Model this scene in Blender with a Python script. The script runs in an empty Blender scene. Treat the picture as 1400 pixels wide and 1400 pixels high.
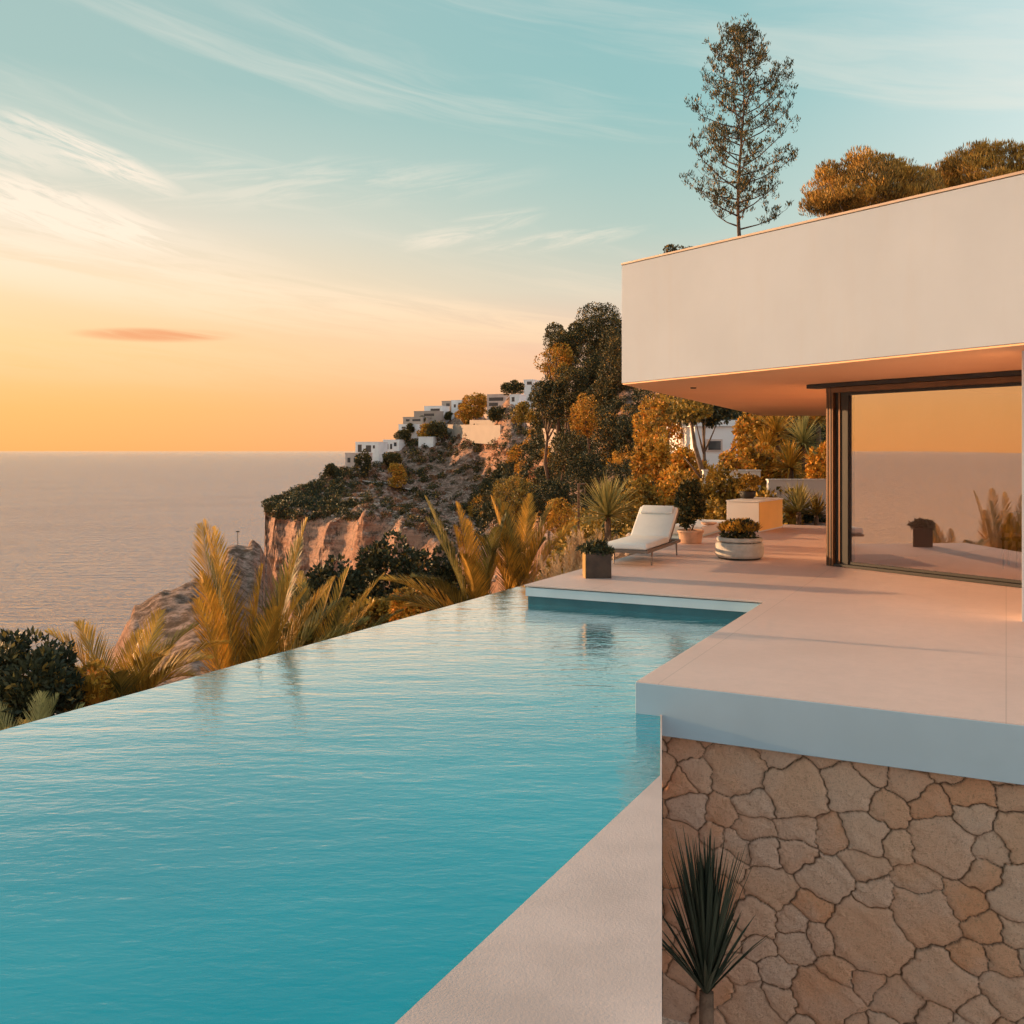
import bpy, bmesh, math, random
import numpy as np
from mathutils import Vector, Matrix
random.seed(7); RNG = np.random.default_rng(7)
S = bpy.context.scene; C = S.collection
F = 1340.0; H = 1.8; HY = 616.0            # focal length (px of the 1400 px photo), eye height, horizon row
ZW = -0.25                                  # pool water level
SEA = -60.0
R = math.radians
def G(px, py, z=0.0):
    D = (H-z)*F/(py-HY); return Vector(((px-700)/F*D, D, z))
def P(px, py, D): return Vector(((px-700)/F*D, D, H-(py-HY)/F*D))

# ------------------------------------------------------------------ node helpers
class E:
    def __init__(s, nt, sock): s.nt = nt; s.s = sock
    def _m(s, op, b=None, c=None, rev=False):
        n = s.nt.nodes.new('ShaderNodeMath'); n.operation = op
        ins = [s, b, c] if not rev else [b, s, c]
        for i, v in enumerate(ins):
            if v is None: continue
            if isinstance(v, E): s.nt.links.new(v.s, n.inputs[i])
            else: n.inputs[i].default_value = v
        return E(s.nt, n.outputs[0])
    def __add__(s, o): return s._m('ADD', o)
    __radd__ = __add__
    def __mul__(s, o): return s._m('MULTIPLY', o)
    __rmul__ = __mul__
    def __sub__(s, o): return s._m('SUBTRACT', o)
    def __rsub__(s, o): return s._m('SUBTRACT', o, rev=True)
    def __truediv__(s, o): return s._m('DIVIDE', o)
    def pow(s, o): return s._m('POWER', o)
    def max(s, o): return s._m('MAXIMUM', o)
    def min(s, o): return s._m('MINIMUM', o)
    def ss(s, a, b, lo=0.0, hi=1.0):
        n = s.nt.nodes.new('ShaderNodeMapRange'); n.interpolation_type = 'SMOOTHSTEP'
        s.nt.links.new(s.s, n.inputs['Value'])
        for k, v in zip(('From Min', 'From Max', 'To Min', 'To Max'), (a, b, lo, hi)): n.inputs[k].default_value = v
        return E(s.nt, n.outputs[0])
def lin(c):
    return tuple(((v/255)/12.92 if v/255 <= .04045 else ((v/255+.055)/1.055)**2.4) for v in c) + (1,)
def node(nt, t, **kw):
    n = nt.nodes.new(t)
    for k, v in kw.items():
        if k[0] == '_': 
            sk = n.inputs[k[1:].replace('_', ' ')]
            if isinstance(v, E): nt.links.new(v.s, sk)
            elif isinstance(v, bpy.types.NodeSocket): nt.links.new(v, sk)
            else: sk.default_value = v
        else: setattr(n, k, v)
    return n
def ramp(nt, fac, stops, interp='LINEAR'):
    n = nt.nodes.new('ShaderNodeValToRGB'); n.color_ramp.interpolation = interp
    el = n.color_ramp.elements
    while len(el) < len(stops): el.new(0.5)
    for e, (p, c) in zip(el, stops):
        e.position = p; e.color = c if len(c) == 4 else tuple(c)+(1,)
    nt.links.new(fac.s if isinstance(fac, E) else fac, n.inputs[0]); return n.outputs[0]
def mix(nt, fac, a, b, blend='MIX'):
    n = nt.nodes.new('ShaderNodeMix'); n.data_type = 'RGBA'; n.blend_type = blend
    for i, v in ((0, fac), (6, a), (7, b)):
        if isinstance(v, E): nt.links.new(v.s, n.inputs[i])
        elif isinstance(v, bpy.types.NodeSocket): nt.links.new(v, n.inputs[i])
        else: n.inputs[i].default_value = v if (i == 0 or len(v) == 4) else tuple(v)+(1,)
    return n.outputs[2]
def noise(nt, vec, scale, detail=4, rough=.55, dist=0.0):
    n = node(nt, 'ShaderNodeTexNoise', _Scale=scale, _Detail=detail, _Roughness=rough, _Distortion=dist)
    if vec is not None: nt.links.new(vec, n.inputs['Vector'])
    return E(nt, n.outputs['Fac'])
def mapping(nt, src, scale=(1, 1, 1), rot=(0, 0, 0)):
    n = node(nt, 'ShaderNodeMapping', _Scale=scale, _Rotation=rot); nt.links.new(src, n.inputs['Vector']); return n.outputs[0]
def mat(name):
    m = bpy.data.materials.new(name); m.use_nodes = True; nt = m.node_tree
    b = nt.nodes['Principled BSDF']; tc = nt.nodes.new('ShaderNodeTexCoord')
    return m, nt, b, tc
def simple(name, col, rough=.6, var=.12, scale=6, bump=.0, metal=0, bscale=60, spec=.5):
    m, nt, b, tc = mat(name)
    n = noise(nt, tc.outputs['Object'], scale, 5)
    lo = tuple(c*(1-var) for c in col); hi = tuple(min(1, c*(1+var)) for c in col)
    nt.links.new(mix(nt, n.ss(.3, .7), lo, hi), b.inputs['Base Color'])
    b.inputs['Roughness'].default_value = rough; b.inputs['Metallic'].default_value = metal
    b.inputs['Specular IOR Level'].default_value = spec
    if bump:
        bn = node(nt, 'ShaderNodeBump', _Distance=bump, _Height=noise(nt, tc.outputs['Object'], bscale, 5)); nt.links.new(bn.outputs[0], b.inputs['Normal'])
    return m

# ------------------------------------------------------------------ object helpers
def tag(o, label, cat, group=None):
    o['label'] = label; o['category'] = cat
    if group: o['group'] = group
    return o
def setting(o, kind='structure', label=None, cat=None):
    o['kind'] = kind
    if label: o['label'] = label
    if cat: o['category'] = cat
    return o
def empty(name, loc=(0, 0, 0), rz=0):
    o = bpy.data.objects.new(name, None); C.objects.link(o); o.location = loc; o.rotation_euler = (0, 0, rz); return o
def link(name, me, m, parent=None, smooth=False):
    if m is not None and not me.materials: me.materials.append(m)
    if smooth: me.polygons.foreach_set('use_smooth', [True]*len(me.polygons))
    o = bpy.data.objects.new(name, me); C.objects.link(o)
    if parent: o.parent = parent
    return o
def npmesh(name, V, Fq):
    """V (n,3) float array, Fq (m,k) int array of k-gons"""
    me = bpy.data.meshes.new(name); V = np.asarray(V, np.float32); Fq = np.asarray(Fq, np.int32); k = Fq.shape[1]
    me.vertices.add(len(V)); me.vertices.foreach_set('co', V.ravel())
    me.loops.add(Fq.size); me.loops.foreach_set('vertex_index', Fq.ravel())
    me.polygons.add(len(Fq)); me.polygons.foreach_set('loop_start', np.arange(0, Fq.size, k, dtype=np.int32))
    me.polygons.foreach_set('loop_total', np.full(len(Fq), k, np.int32))
    me.update(calc_edges=True); return me
class MB:
    def __init__(s): s.v = []; s.f = []
    def add(s, V, Fs):
        o = len(s.v); s.v += [tuple(p) for p in V]; s.f += [tuple(i+o for i in f) for f in Fs]; return s
    def prism(s, poly, z0, z1):
        n = len(poly)
        a = sum(poly[i][0]*poly[(i+1) % n][1]-poly[(i+1) % n][0]*poly[i][1] for i in range(n))
        if a < 0: poly = poly[::-1]
        V = [(p[0], p[1], z0) for p in poly]+[(p[0], p[1], z1) for p in poly]
        Fs = [tuple(range(n))[::-1], tuple(range(n, 2*n))]+[(i, (i+1) % n, n+(i+1) % n, n+i) for i in range(n)]
        return s.add(V, Fs)
    def box(s, x0, x1, y0, y1, z0, z1, M=None):
        V = [Vector((x, y, z)) for z in (z0, z1) for (x, y) in ((x0, y0), (x1, y0), (x1, y1), (x0, y1))]
        if M is not None: V = [M @ v for v in V]
        return s.add(V, [(3, 2, 1, 0), (4, 5, 6, 7), (0, 1, 5, 4), (1, 2, 6, 5), (2, 3, 7, 6), (3, 0, 4, 7)])
    def tube(s, pts, rad, n=8, cap=True):
        pts = [Vector(p) for p in pts]; rad = rad if isinstance(rad, (list, tuple)) else [rad]*len(pts); V = []; Fs = []
        up = Vector((.13, .21, .97)); 
        for i, p in enumerate(pts):
            t = (pts[min(i+1, len(pts)-1)]-pts[max(i-1, 0)]).normalized()
            a = t.cross(up); a = a.normalized() if a.length > 1e-3 else Vector((1, 0, 0)); b = t.cross(a).normalized()
            for k in range(n):
                an = 2*math.pi*k/n; V.append(p+(a*math.cos(an)+b*math.sin(an))*rad[i])
        for i in range(len(pts)-1):
            for k in range(n):
                k2 = (k+1) % n; Fs.append((i*n+k, i*n+k2, (i+1)*n+k2, (i+1)*n+k))
        if cap: Fs += [tuple(range(n))[::-1], tuple((len(pts)-1)*n+k for k in range(n))]
        return s.add(V, Fs)
    def lathe(s, prof, n=40, c=(0, 0, 0)):
        V = []; Fs = []
        for r, z in prof:
            for k in range(n):
                a = 2*math.pi*k/n; V.append((c[0]+r*math.cos(a), c[1]+r*math.sin(a), c[2]+z))
        for i in range(len(prof)-1):
            for k in range(n):
                k2 = (k+1) % n; Fs.append((i*n+k, i*n+k2, (i+1)*n+k2, (i+1)*n+k))
        return s.add(V, Fs)
    def build(s, name, m, parent=None, bevel=0, smooth=False, seg=2):
        me = bpy.data.meshes.new(name); me.from_pydata([tuple(v) for v in s.v], [], s.f); me.update()
        if bevel:
            bm = bmesh.new(); bm.from_mesh(me)
            bmesh.ops.remove_doubles(bm, verts=bm.verts, dist=1e-5)
            es = [e for e in bm.edges if len(e.link_faces) == 2 and e.calc_face_angle(0) > .5]
            bmesh.ops.bevel(bm, geom=es, offset=bevel, segments=seg, affect='EDGES', profile=.5, clamp_overlap=True)
            bmesh.ops.recalc_face_normals(bm, faces=bm.faces); bm.to_mesh(me); bm.free()
        return link(name, me, m, parent, smooth)
def copy_thing(o, loc=None, rz=None, sc=None):
    c = o.copy(); C.objects.link(c)
    if loc is not None: c.location = loc
    if rz is not None: c.rotation_euler = (0, 0, rz)
    if sc is not None: c.scale = (sc, sc, sc) if not isinstance(sc, tuple) else sc
    for ch in list(o.children):
        d = ch.copy(); C.objects.link(d); d.parent = c
    return c

# ------------------------------------------------------------------ camera
cd = bpy.data.cameras.new('camera'); cam = bpy.data.objects.new('camera', cd); C.objects.link(cam); S.camera = cam
cam.location = (0, 0, H); cam.rotation_euler = (R(90), 0, 0)
cd.sensor_width = 36; cd.lens = 36*F/1400; cd.shift_y = -84/1400; cd.clip_start = .05; cd.clip_end = 200000
S.view_settings.view_transform = 'Standard'; S.view_settings.look = 'None'; S.view_settings.exposure = .60; S.view_settings.gamma = 1

# ------------------------------------------------------------------ light
SUN_AZ = -65.0; SUN_EL = 7.5                # azimuth from +Y, negative = to the left
sv = Vector((math.sin(R(SUN_AZ))*math.cos(R(SUN_EL)), math.cos(R(SUN_AZ))*math.cos(R(SUN_EL)), math.sin(R(SUN_EL))))
sl = bpy.data.lights.new('sun', 'SUN'); so = bpy.data.objects.new('sun', sl); C.objects.link(so)
sl.energy = 5.0; sl.angle = R(.6); sl.color = (1, .58, .28)
so.rotation_euler = sv.to_track_quat('Z', 'Y').to_euler(); so.location = (-40, 20, 30)
W = bpy.data.worlds.new('World'); S.world = W; W.use_nodes = True; nt = W.node_tree; nt.nodes.clear()
tc = nt.nodes.new('ShaderNodeTexCoord'); vn = node(nt, 'ShaderNodeVectorMath', operation='NORMALIZE'); nt.links.new(tc.outputs['Generated'], vn.inputs[0])
sp = node(nt, 'ShaderNodeSeparateXYZ'); nt.links.new(vn.outputs[0], sp.inputs[0])
X, Y, Z = (E(nt, o) for o in sp.outputs)
hl = (X*X+Y*Y).pow(.5).max(.001)
dots = (X*math.sin(R(SUN_AZ))+Y*math.cos(R(SUN_AZ)))/hl
el = Z.max(0.0)
near = ramp(nt, el, [(0, lin((252, 178, 102))), (.04, lin((253, 188, 110))), (.10, lin((254, 208, 146))), (.16, lin((250, 220, 180))),
                     (.215, lin((232, 218, 196))), (.27, lin((194, 206, 194))), (.34, lin((164, 192, 186))), (1, lin((130, 168, 180)))])
mid = ramp(nt, el, [(0, lin((238, 162, 126))), (.05, lin((242, 178, 142))), (.10, lin((238, 192, 166))), (.16, lin((210, 204, 186))),
                    (.22, lin((176, 198, 188))), (.33, lin((146, 190, 188))), (.5, lin((136, 184, 188))), (1, lin((130, 166, 180)))])
far = ramp(nt, el, [(0, lin((308, 264, 240))), (.1, lin((300, 275, 260))), (.25, lin((275, 275, 275))), (1, lin((156, 184, 196)))])
sky = mix(nt, dots.ss(.20, .86), mid, near)
sky = mix(nt, dots.ss(-.75, .35), far, sky)
# cirrus: streaks laid out on azimuth / elevation of the dome
az = X._m('ARCTAN2', Y)
cv = node(nt, 'ShaderNodeCombineXYZ', _X=az*2.2, _Y=el*17+az*2.6+0.35, _Z=0.3)
wob = noise(nt, cv.outputs[0], .8, 3)
cv2 = node(nt, 'ShaderNodeCombineXYZ', _X=az*1.6, _Y=el*20+az*3.6+wob*1.6, _Z=1.7)
c1 = noise(nt, cv2.outputs[0], 1.0, 6, .62)
cl1 = c1.ss(.47, .72)*el.ss(.02, .12)*(1-el.ss(.32, .6))
# a few named wisps
def sn_(sx, sy, tilt, seed, lo, hi):
    v = node(nt, 'ShaderNodeCombineXYZ', _X=az*sx, _Y=(el-az*tilt)*sy, _Z=seed); return noise(nt, v.outputs[0], 1.0, 7, .68, .5).ss(lo, hi)
nA = sn_(14, 100, -.28, .5, .34, .58); nB = sn_(6, 70, -.13, 4.5, .30, .60); nC = sn_(10, 80, .16, 9.5, .38, .66)
def wisp(a0, e0, la, le, slope, nn):
    dx = (az-a0); dy = (el-e0-dx*slope); r = (dx/la)*(dx/la)+(dy/le)*(dy/le)
    return (1-r.ss(.0, 1.0))*nn
AZ = lambda px: math.atan2(px-700, F)
EL = lambda px, py: (HY-py)/math.sqrt(F*F+(px-700)**2+(HY-py)**2)
w = wisp(AZ(125), EL(125, 212), .10, .018, -.32, nA)
w = w.max(wisp(AZ(75), EL(75, 290), .16, .032, -.20, nA)*1.2)
w = w.max(wisp(AZ(0), EL(0, 190), .12, .03, -.1, nA)*.6)
w = w.max(wisp(AZ(140), EL(140, 372), .52, .040, -.13, nB)*.85)
w = w.max(wisp(AZ(60), EL(60, 330), .30, .05, -.1, nB)*.55)
w = w.max(wisp(AZ(640), EL(640, 315), .09, .016, .22, nC)*.6)
w = w.max(wisp(AZ(760), EL(760, 330), .11, .012, .12, nC)*.5)
w = w.max(wisp(AZ(520), EL(520, 425), .38, .026, -.10, nB)*.8)
w = w.max(wisp(AZ(330), EL(330, 250), .35, .03, .05, nC)*.35)
w = w.max(wisp(AZ(300), EL(300, 500), .5, .03, .0, nB)*.35)
pinkw = wisp(AZ(215), EL(215, 458), .085, .008, .02, nB)
warm = ramp(nt, el, [(0, lin((250, 184, 122))), (.1, lin((255, 216, 168))), (.2, lin((255, 236, 212))), (.35, lin((246, 234, 218))), (1, lin((190, 200, 205)))])
sky = mix(nt, (cl1*.30).max(w.min(1.0)*.9), sky, warm)
sky = mix(nt, pinkw*.75, sky, lin((236, 150, 100)))
gnd = mix(nt, Z.ss(-.02, .0), lin((175, 150, 135)), sky)
bg = node(nt, 'ShaderNodeBackground', _Color=gnd, _Strength=.70)
ns = node(nt, 'ShaderNodeTexSky', sky_type='NISHITA', sun_disc=False, sun_elevation=R(SUN_EL), sun_rotation=R(SUN_AZ))
bg2 = node(nt, 'ShaderNodeBackground', _Color=ns.outputs[0], _Strength=.004)
ad = node(nt, 'ShaderNodeAddShader'); nt.links.new(bg.outputs[0], ad.inputs[0]); nt.links.new(bg2.outputs[0], ad.inputs[1])
wo = node(nt, 'ShaderNodeOutputWorld'); nt.links.new(ad.outputs[0], wo.inputs[0])

# ------------------------------------------------------------------ materials
def foliage_mat(name, c1, c2, c3=None, trans=.3, rough=.55, nscale=1.5):
    m, nt, b, tc = mat(name)
    g = nt.nodes.new('ShaderNodeNewGeometry'); oi = nt.nodes.new('ShaderNodeObjectInfo')
    n = noise(nt, g.outputs['Position'], nscale, 3)
    rnd = E(nt, g.outputs['Random Per Island'])
    col = mix(nt, (n.ss(.35, .65)*.45+rnd*.55).pow(1.3), c1, c2)
    if c3: col = mix(nt, rnd.ss(.86, .97), col, c3)
    nt.links.new(col, b.inputs['Base Color']); b.inputs['Roughness'].default_value = rough; b.inputs['Specular IOR Level'].default_value = .25
    t = node(nt, 'ShaderNodeBsdfTranslucent'); nt.links.new(col, t.inputs[0])
    mx = node(nt, 'ShaderNodeMixShader', _Fac=trans); nt.links.new(b.outputs[0], mx.inputs[1]); nt.links.new(t.outputs[0], mx.inputs[2])
    nt.links.new(mx.outputs[0], nt.nodes['Material Output'].inputs['Surface']); return m
M = {}
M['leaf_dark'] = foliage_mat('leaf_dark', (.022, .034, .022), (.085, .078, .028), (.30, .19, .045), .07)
M['leaf_far'] = foliage_mat('leaf_far', (.028, .038, .022), (.12, .095, .03), (.40, .23, .05), .08, nscale=.12)
M['leaf_sun_tint'] = foliage_mat('leaf_sun_tint', (.13, .08, .02), (.95, .50, .06), (.9, .36, .07), .14)  # low-sun gold put into the leaf colour
M['leaf_mid'] = foliage_mat('leaf_mid', (.05, .05, .02), (.62, .36, .05), None, .10)
M['needle_sun_tint'] = foliage_mat('needle_sun_tint', (.06, .05, .02), (.85, .44, .07), None, .1, nscale=.5)  # golden sunlit look of the roof pines put into the needle colour
M['leaf_rust'] = foliage_mat('leaf_rust', (.22, .10, .05), (.42, .20, .10), (.5, .3, .18), .1, nscale=.12)
M['needle'] = foliage_mat('needle', (.025, .036, .022), (.15, .115, .036), (.55, .30, .06), .08, nscale=.5)
M['palm'] = foliage_mat('palm', (.22, .13, .02), (.88, .45, .06), None, .15, nscale=3)
M['palm_green'] = foliage_mat('palm_green', (.05, .055, .02), (.42, .30, .06), None, .12, nscale=3)
M['fan'] = foliage_mat('fan', (.24, .22, .08), (.62, .48, .16), None, .2, nscale=3)
M['grass'] = foliage_mat('grass', (.40, .27, .15), (.55, .38, .24), None, .3, nscale=3)
M['yucca'] = foliage_mat('yucca', (.035, .05, .035), (.07, .08, .05), None, .1)
M['bark'] = simple('bark', (.16, .10, .065), .9, .4, 9, .01)
M['twig'] = simple('twig', (.10, .06, .04), .9, .3, 9)
M['white'] = simple('render_white', (.78, .72, .68), .75, .02, .7, .0004, bscale=220)
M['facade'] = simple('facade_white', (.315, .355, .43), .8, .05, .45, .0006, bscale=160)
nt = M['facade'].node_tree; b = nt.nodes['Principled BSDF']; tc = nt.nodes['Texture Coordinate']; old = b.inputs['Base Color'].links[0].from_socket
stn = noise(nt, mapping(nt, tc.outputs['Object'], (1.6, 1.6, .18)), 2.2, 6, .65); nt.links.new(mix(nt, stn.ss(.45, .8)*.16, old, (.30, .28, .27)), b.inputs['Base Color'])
M['soffit'] = simple('soffit', (.90, .47, .25), .7, .03, .6, .0004, bscale=120)  # warm bounce light from the deck put into this orange base colour
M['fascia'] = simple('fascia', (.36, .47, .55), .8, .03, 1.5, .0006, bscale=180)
M['villa'] = simple('villa_plaster', (.82, .80, .80), .85, .06, .4)
M['villa_pink'] = simple('villa_pink', (.62, .48, .42), .85, .1, .4)
M['wall_beige'] = simple('wall_beige', (.40, .32, .27), .9, .04, .2)
M['dark_glass'] = simple('dark_glass', (.06, .065, .07), .1, .1)
M['black'] = simple('black_metal', (.022, .018, .016), .6, .1, 6)
M['bronze'] = simple('bronze', (.16, .075, .035), .38, .15, 3, metal=.35)
M['coping'] = simple('coping', (.36, .25, .19), .6, .1, 3)
M['ledge'] = simple('ledge_concrete', (.56, .43, .385), .8, .12, 1.6, .002, bscale=90)
M['fabric'] = simple('cushion_fabric', (.76, .74, .70), .9, .03, 5, .0012, bscale=320)
M['frame'] = simple('lounger_metal', (.22, .17, .14), .45, .1, 5, metal=.5)
M['terracotta'] = simple('terracotta', (.58, .36, .25), .85, .2, 7, .003)
M['stonepot'] = simple('stone_pot', (.46, .42, .38), .8, .14, 8, .002)
M['darkpot'] = simple('dark_pot', (.045, .026, .015), .6, .35, 6, .002)
M['gold'] = simple('brass_edge', (.55, .33, .12), .4, .1, 6, metal=.6)
M['ochre'] = simple('painted_side_glow', (.93, .52, .12), .6, .04, 2)  # orange glow on the counter's right side, put into the colour
M['tile'] = simple('dark_reflection_band', (.03, .13, .16), .4, .1, 5)  # dark teal stands in for the dark water reflection under the curb
M['soil'] = simple('soil', (.16, .11, .08), .95, .4, 5, .02, bscale=30)
M['gravel'] = simple('gravel', (.80, .62, .50), .95, .3, 40, .03, bscale=45)
M['rockb'] = simple('boulder', (.40, .30, .24), .9, .3, 2, .03, bscale=9)
M['wood'] = simple('table_wood', (.20, .11, .06), .5, .2, 8)
M['curtain'] = simple('curtain', (.6, .5, .42), .9, .1, 3)
M['interior'] = simple('interior_wall', (.72, .60, .50), .8, .08, 1)
M['slat'] = simple('slat', (.07, .055, .045), .7, .2, 12)

# deck concrete: fine brushed streaks plus broad pinkish mottling
m, nt, b, tc = mat('deck_concrete'); M['deck'] = m
n1 = noise(nt, tc.outputs['Object'], .55, 5); n2 = noise(nt, mapping(nt, tc.outputs['Object'], (1, 1, 1), (0, 0, .47)), 7, 7, .7)
n3 = noise(nt, mapping(nt, tc.outputs['Object'], (2, 14, 2), (0, 0, .47)), 5, 6, .7)
n4 = noise(nt, tc.outputs['Object'], 130, 3, .7)
col = mix(nt, n1.ss(.3, .7), (.64, .455, .39), (.72, .52, .45))
col = mix(nt, n2.ss(.35, .75)*.5, col, (.60, .44, .38)); col = mix(nt, n3.ss(.45, .8)*.35, col, (.80, .60, .51)); col = mix(nt, n4.ss(.5, .75)*.25, col, (.42, .33, .29))
bk = node(nt, 'ShaderNodeTexBrick', offset=.0, _Scale=1.0, _Mortar_Size=.006, _Brick_Width=2.4, _Row_Height=2.4, _Mortar_Smooth=.4); nt.links.new(mapping(nt, tc.outputs['Object'], (1, 1, 1), (0, 0, .467)), bk.inputs['Vector'])
col = mix(nt, E(nt, bk.outputs['Fac'])*.38, col, (.35, .25, .21))
nt.links.new(col, b.inputs['Base Color']); b.inputs['Roughness'].default_value = .62
nt.links.new(node(nt, 'ShaderNodeBump', _Distance=.0015, _Height=n2+n4).outputs[0], b.inputs['Normal'])

# pool water
m, nt, b, tc = mat('pool_water'); M['pool'] = m
ob = tc.outputs['Object']; 
wv = mapping(nt, ob, (1, 2.3, 1), (0, 0, -.10))
p1 = noise(nt, wv, 3.2, 3, .5, .35); p2 = noise(nt, wv, 9.5, 3, .5, .3); p3 = noise(nt, mapping(nt, ob, (1, 3.6, 1), (0, 0, .06)), .9, 2, .5)
bn = node(nt, 'ShaderNodeBump', _Distance=.05, _Strength=1.0, _Height=p1*.08+p2*.05+p3*.14); nt.links.new(bn.outputs[0], b.inputs['Normal'])
dp = noise(nt, ob, .3, 2)
df = node(nt, 'ShaderNodeBsdfDiffuse', _Color=mix(nt, dp.ss(.3, .7), (.001, .28, .37), (.002, .34, .43)))
gl = node(nt, 'ShaderNodeBsdfGlossy', _Roughness=.02); gl.inputs['Color'].default_value = (1, 1, 1, 1)
fr_ = node(nt, 'ShaderNodeFresnel', _IOR=1.34); nt.links.new(bn.outputs[0], gl.inputs['Normal']); nt.links.new(bn.outputs[0], fr_.inputs['Normal'])
mx = node(nt, 'ShaderNodeMixShader', _Fac=(E(nt, fr_.outputs[0]).pow(1.35)*3.5).min(.97)); nt.links.new(df.outputs[0], mx.inputs[1]); nt.links.new(gl.outputs[0], mx.inputs[2])
nt.links.new(mx.outputs[0], nt.nodes['Material Output'].inputs['Surface'])

# sea
m, nt, b, tc = mat('sea_water'); M['sea'] = m
ob = tc.outputs['Object']
s1 = noise(nt, mapping(nt, ob, (.28, 1.0, 1), (0, 0, .10)), .15, 4, .6, .5); s2 = noise(nt, mapping(nt, ob, (.5, 1, 1), (0, 0, -.2)), .35, 4, .55)
s3 = noise(nt, mapping(nt, ob, (.5, 1, 1)), .012, 4)
bn = node(nt, 'ShaderNodeBump', _Distance=1.0, _Strength=1.0, _Height=s1*4.6+s2*2.2); nt.links.new(bn.outputs[0], b.inputs['Normal'])
df = node(nt, 'ShaderNodeBsdfDiffuse', _Color=mix(nt, s3.ss(.35, .65), (.19, .20, .25), (.24, .24, .28)))
gl = node(nt, 'ShaderNodeBsdfGlossy', _Roughness=.14); gl.inputs['Color'].default_value = (1, .87, .80, 1)
fr_ = node(nt, 'ShaderNodeFresnel', _IOR=1.34); nt.links.new(bn.outputs[0], gl.inputs['Normal']); nt.links.new(bn.outputs[0], fr_.inputs['Normal'])
mx = node(nt, 'ShaderNodeMixShader', _Fac=(E(nt, fr_.outputs[0])*2.3).min(.93)); nt.links.new(df.outputs[0], mx.inputs[1]); nt.links.new(gl.outputs[0], mx.inputs[2])
nt.links.new(mx.outputs[0], nt.nodes['Material Output'].inputs['Surface'])

# terrain: pale pink strata on steep faces, stony soil with dark scrub patches on slopes
m, nt, b, tc = mat('headland_rock'); M['rock'] = m
g = nt.nodes.new('ShaderNodeNewGeometry'); pos = g.outputs['Position']; sn = node(nt, 'ShaderNodeSeparateXYZ'); nt.links.new(g.outputs['True Normal'], sn.inputs[0])
nz = E(nt, sn.outputs[2])
st = noise(nt, mapping(nt, pos, (.04, .04, .9)), 1, 8, .75, .4); big = noise(nt, pos, .05, 4); fine = noise(nt, pos, .5, 8, .75); fine2 = noise(nt, pos, 1.6, 6, .75)
rock = mix(nt, st.ss(.3, .7), (.48, .21, .12), (.82, .45, .30)); rock = mix(nt, big.ss(.35, .65)*.5, rock, (.82, .52, .38))
rock = mix(nt, fine.ss(.48, .62)*.55, rock, (.18, .105, .08))
ground = mix(nt, fine.ss(.38, .6), (.70, .46, .37), (.20, .12, .08)); ground = mix(nt, fine2.ss(.5, .62)*.6, ground, (.14, .10, .07))
ground = mix(nt, big.ss(.48, .62)*.45, ground, (.16, .11, .07))
nt.links.new(mix(nt, nz.ss(.45, .75), rock, ground), b.inputs['Base Color']); b.inputs['Roughness'].default_value = .95; b.inputs['Specular IOR Level'].default_value = .1
nt.links.new(node(nt, 'ShaderNodeBump', _Distance=2.2, _Strength=1, _Height=fine*.6+st*1.0+fine2*.3).outputs[0], b.inputs['Normal'])

# natural stone wall
m, nt, b, tc = mat('rubble_stone'); M['rubble'] = m
at = node(nt, 'ShaderNodeAttribute', attribute_name='stone'); sc_ = node(nt, 'ShaderNodeSeparateColor'); nt.links.new(at.outputs['Color'], sc_.inputs[0])
r_, j_, h_ = (E(nt, o) for o in sc_.outputs)
ob = tc.outputs['Object']; a1 = noise(nt, ob, 3, 5); a2 = noise(nt, ob, 38, 8, .78); a3 = noise(nt, ob, 110, 4, .7)
col = ramp(nt, r_, [(0, (.92, .46, .26)), (.3, (.94, .58, .38)), (.6, (.95, .64, .46)), (.8, (.95, .48, .26)), (1, (.95, .70, .54))])
col = mix(nt, a1.ss(.4, .7)*.5, col, (.92, .68, .54)); col = mix(nt, a2.ss(.5, .66)*.5, col, (.56, .30, .18)); col = mix(nt, a3.ss(.58, .68)*.6, col, (.20, .11, .07))
col = mix(nt, j_, (.30, .18, .12), col)
nt.links.new(col, b.inputs['Base Color']); b.inputs['Roughness'].default_value = .92; b.inputs['Specular IOR Level'].default_value = .15
nt.links.new(node(nt, 'ShaderNodeBump', _Distance=.045, _Strength=1, _Height=a2+a3*.4).outputs[0], b.inputs['Normal'])

# window pane: coated glass, mirrors most of what is outside, lets the room show faintly
m, nt, b, tc = mat('window_pane'); M['pane'] = m
gl = node(nt, 'ShaderNodeBsdfGlossy', _Roughness=.0); gl.inputs['Color'].default_value = (1, .86, .84, 1)
tr = node(nt, 'ShaderNodeBsdfTransparent'); tr.inputs['Color'].default_value = (.92, .86, .82, 1)
lw = node(nt, 'ShaderNodeFresnel', _IOR=1.5); f = E(nt, lw.outputs[0])*1.0+.38
mx = node(nt, 'ShaderNodeMixShader', _Fac=f.min(1.0)); nt.links.new(tr.outputs[0], mx.inputs[1]); nt.links.new(gl.outputs[0], mx.inputs[2])
nt.links.new(mx.outputs[0], nt.nodes['Material Output'].inputs['Surface'])
m, nt, b, tc = mat('clear_glass'); M['clear'] = m
gl = node(nt, 'ShaderNodeBsdfGlossy', _Roughness=.0); tr = node(nt, 'ShaderNodeBsdfTransparent'); tr.inputs['Color'].default_value = (.93, .96, .95, 1)
lw = node(nt, 'ShaderNodeFresnel', _IOR=1.45); mx = node(nt, 'ShaderNodeMixShader', _Fac=E(nt, lw.outputs[0])); nt.links.new(tr.outputs[0], mx.inputs[1]); nt.links.new(gl.outputs[0], mx.inputs[2])
nt.links.new(mx.outputs[0], nt.nodes['Material Output'].inputs['Surface'])

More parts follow.
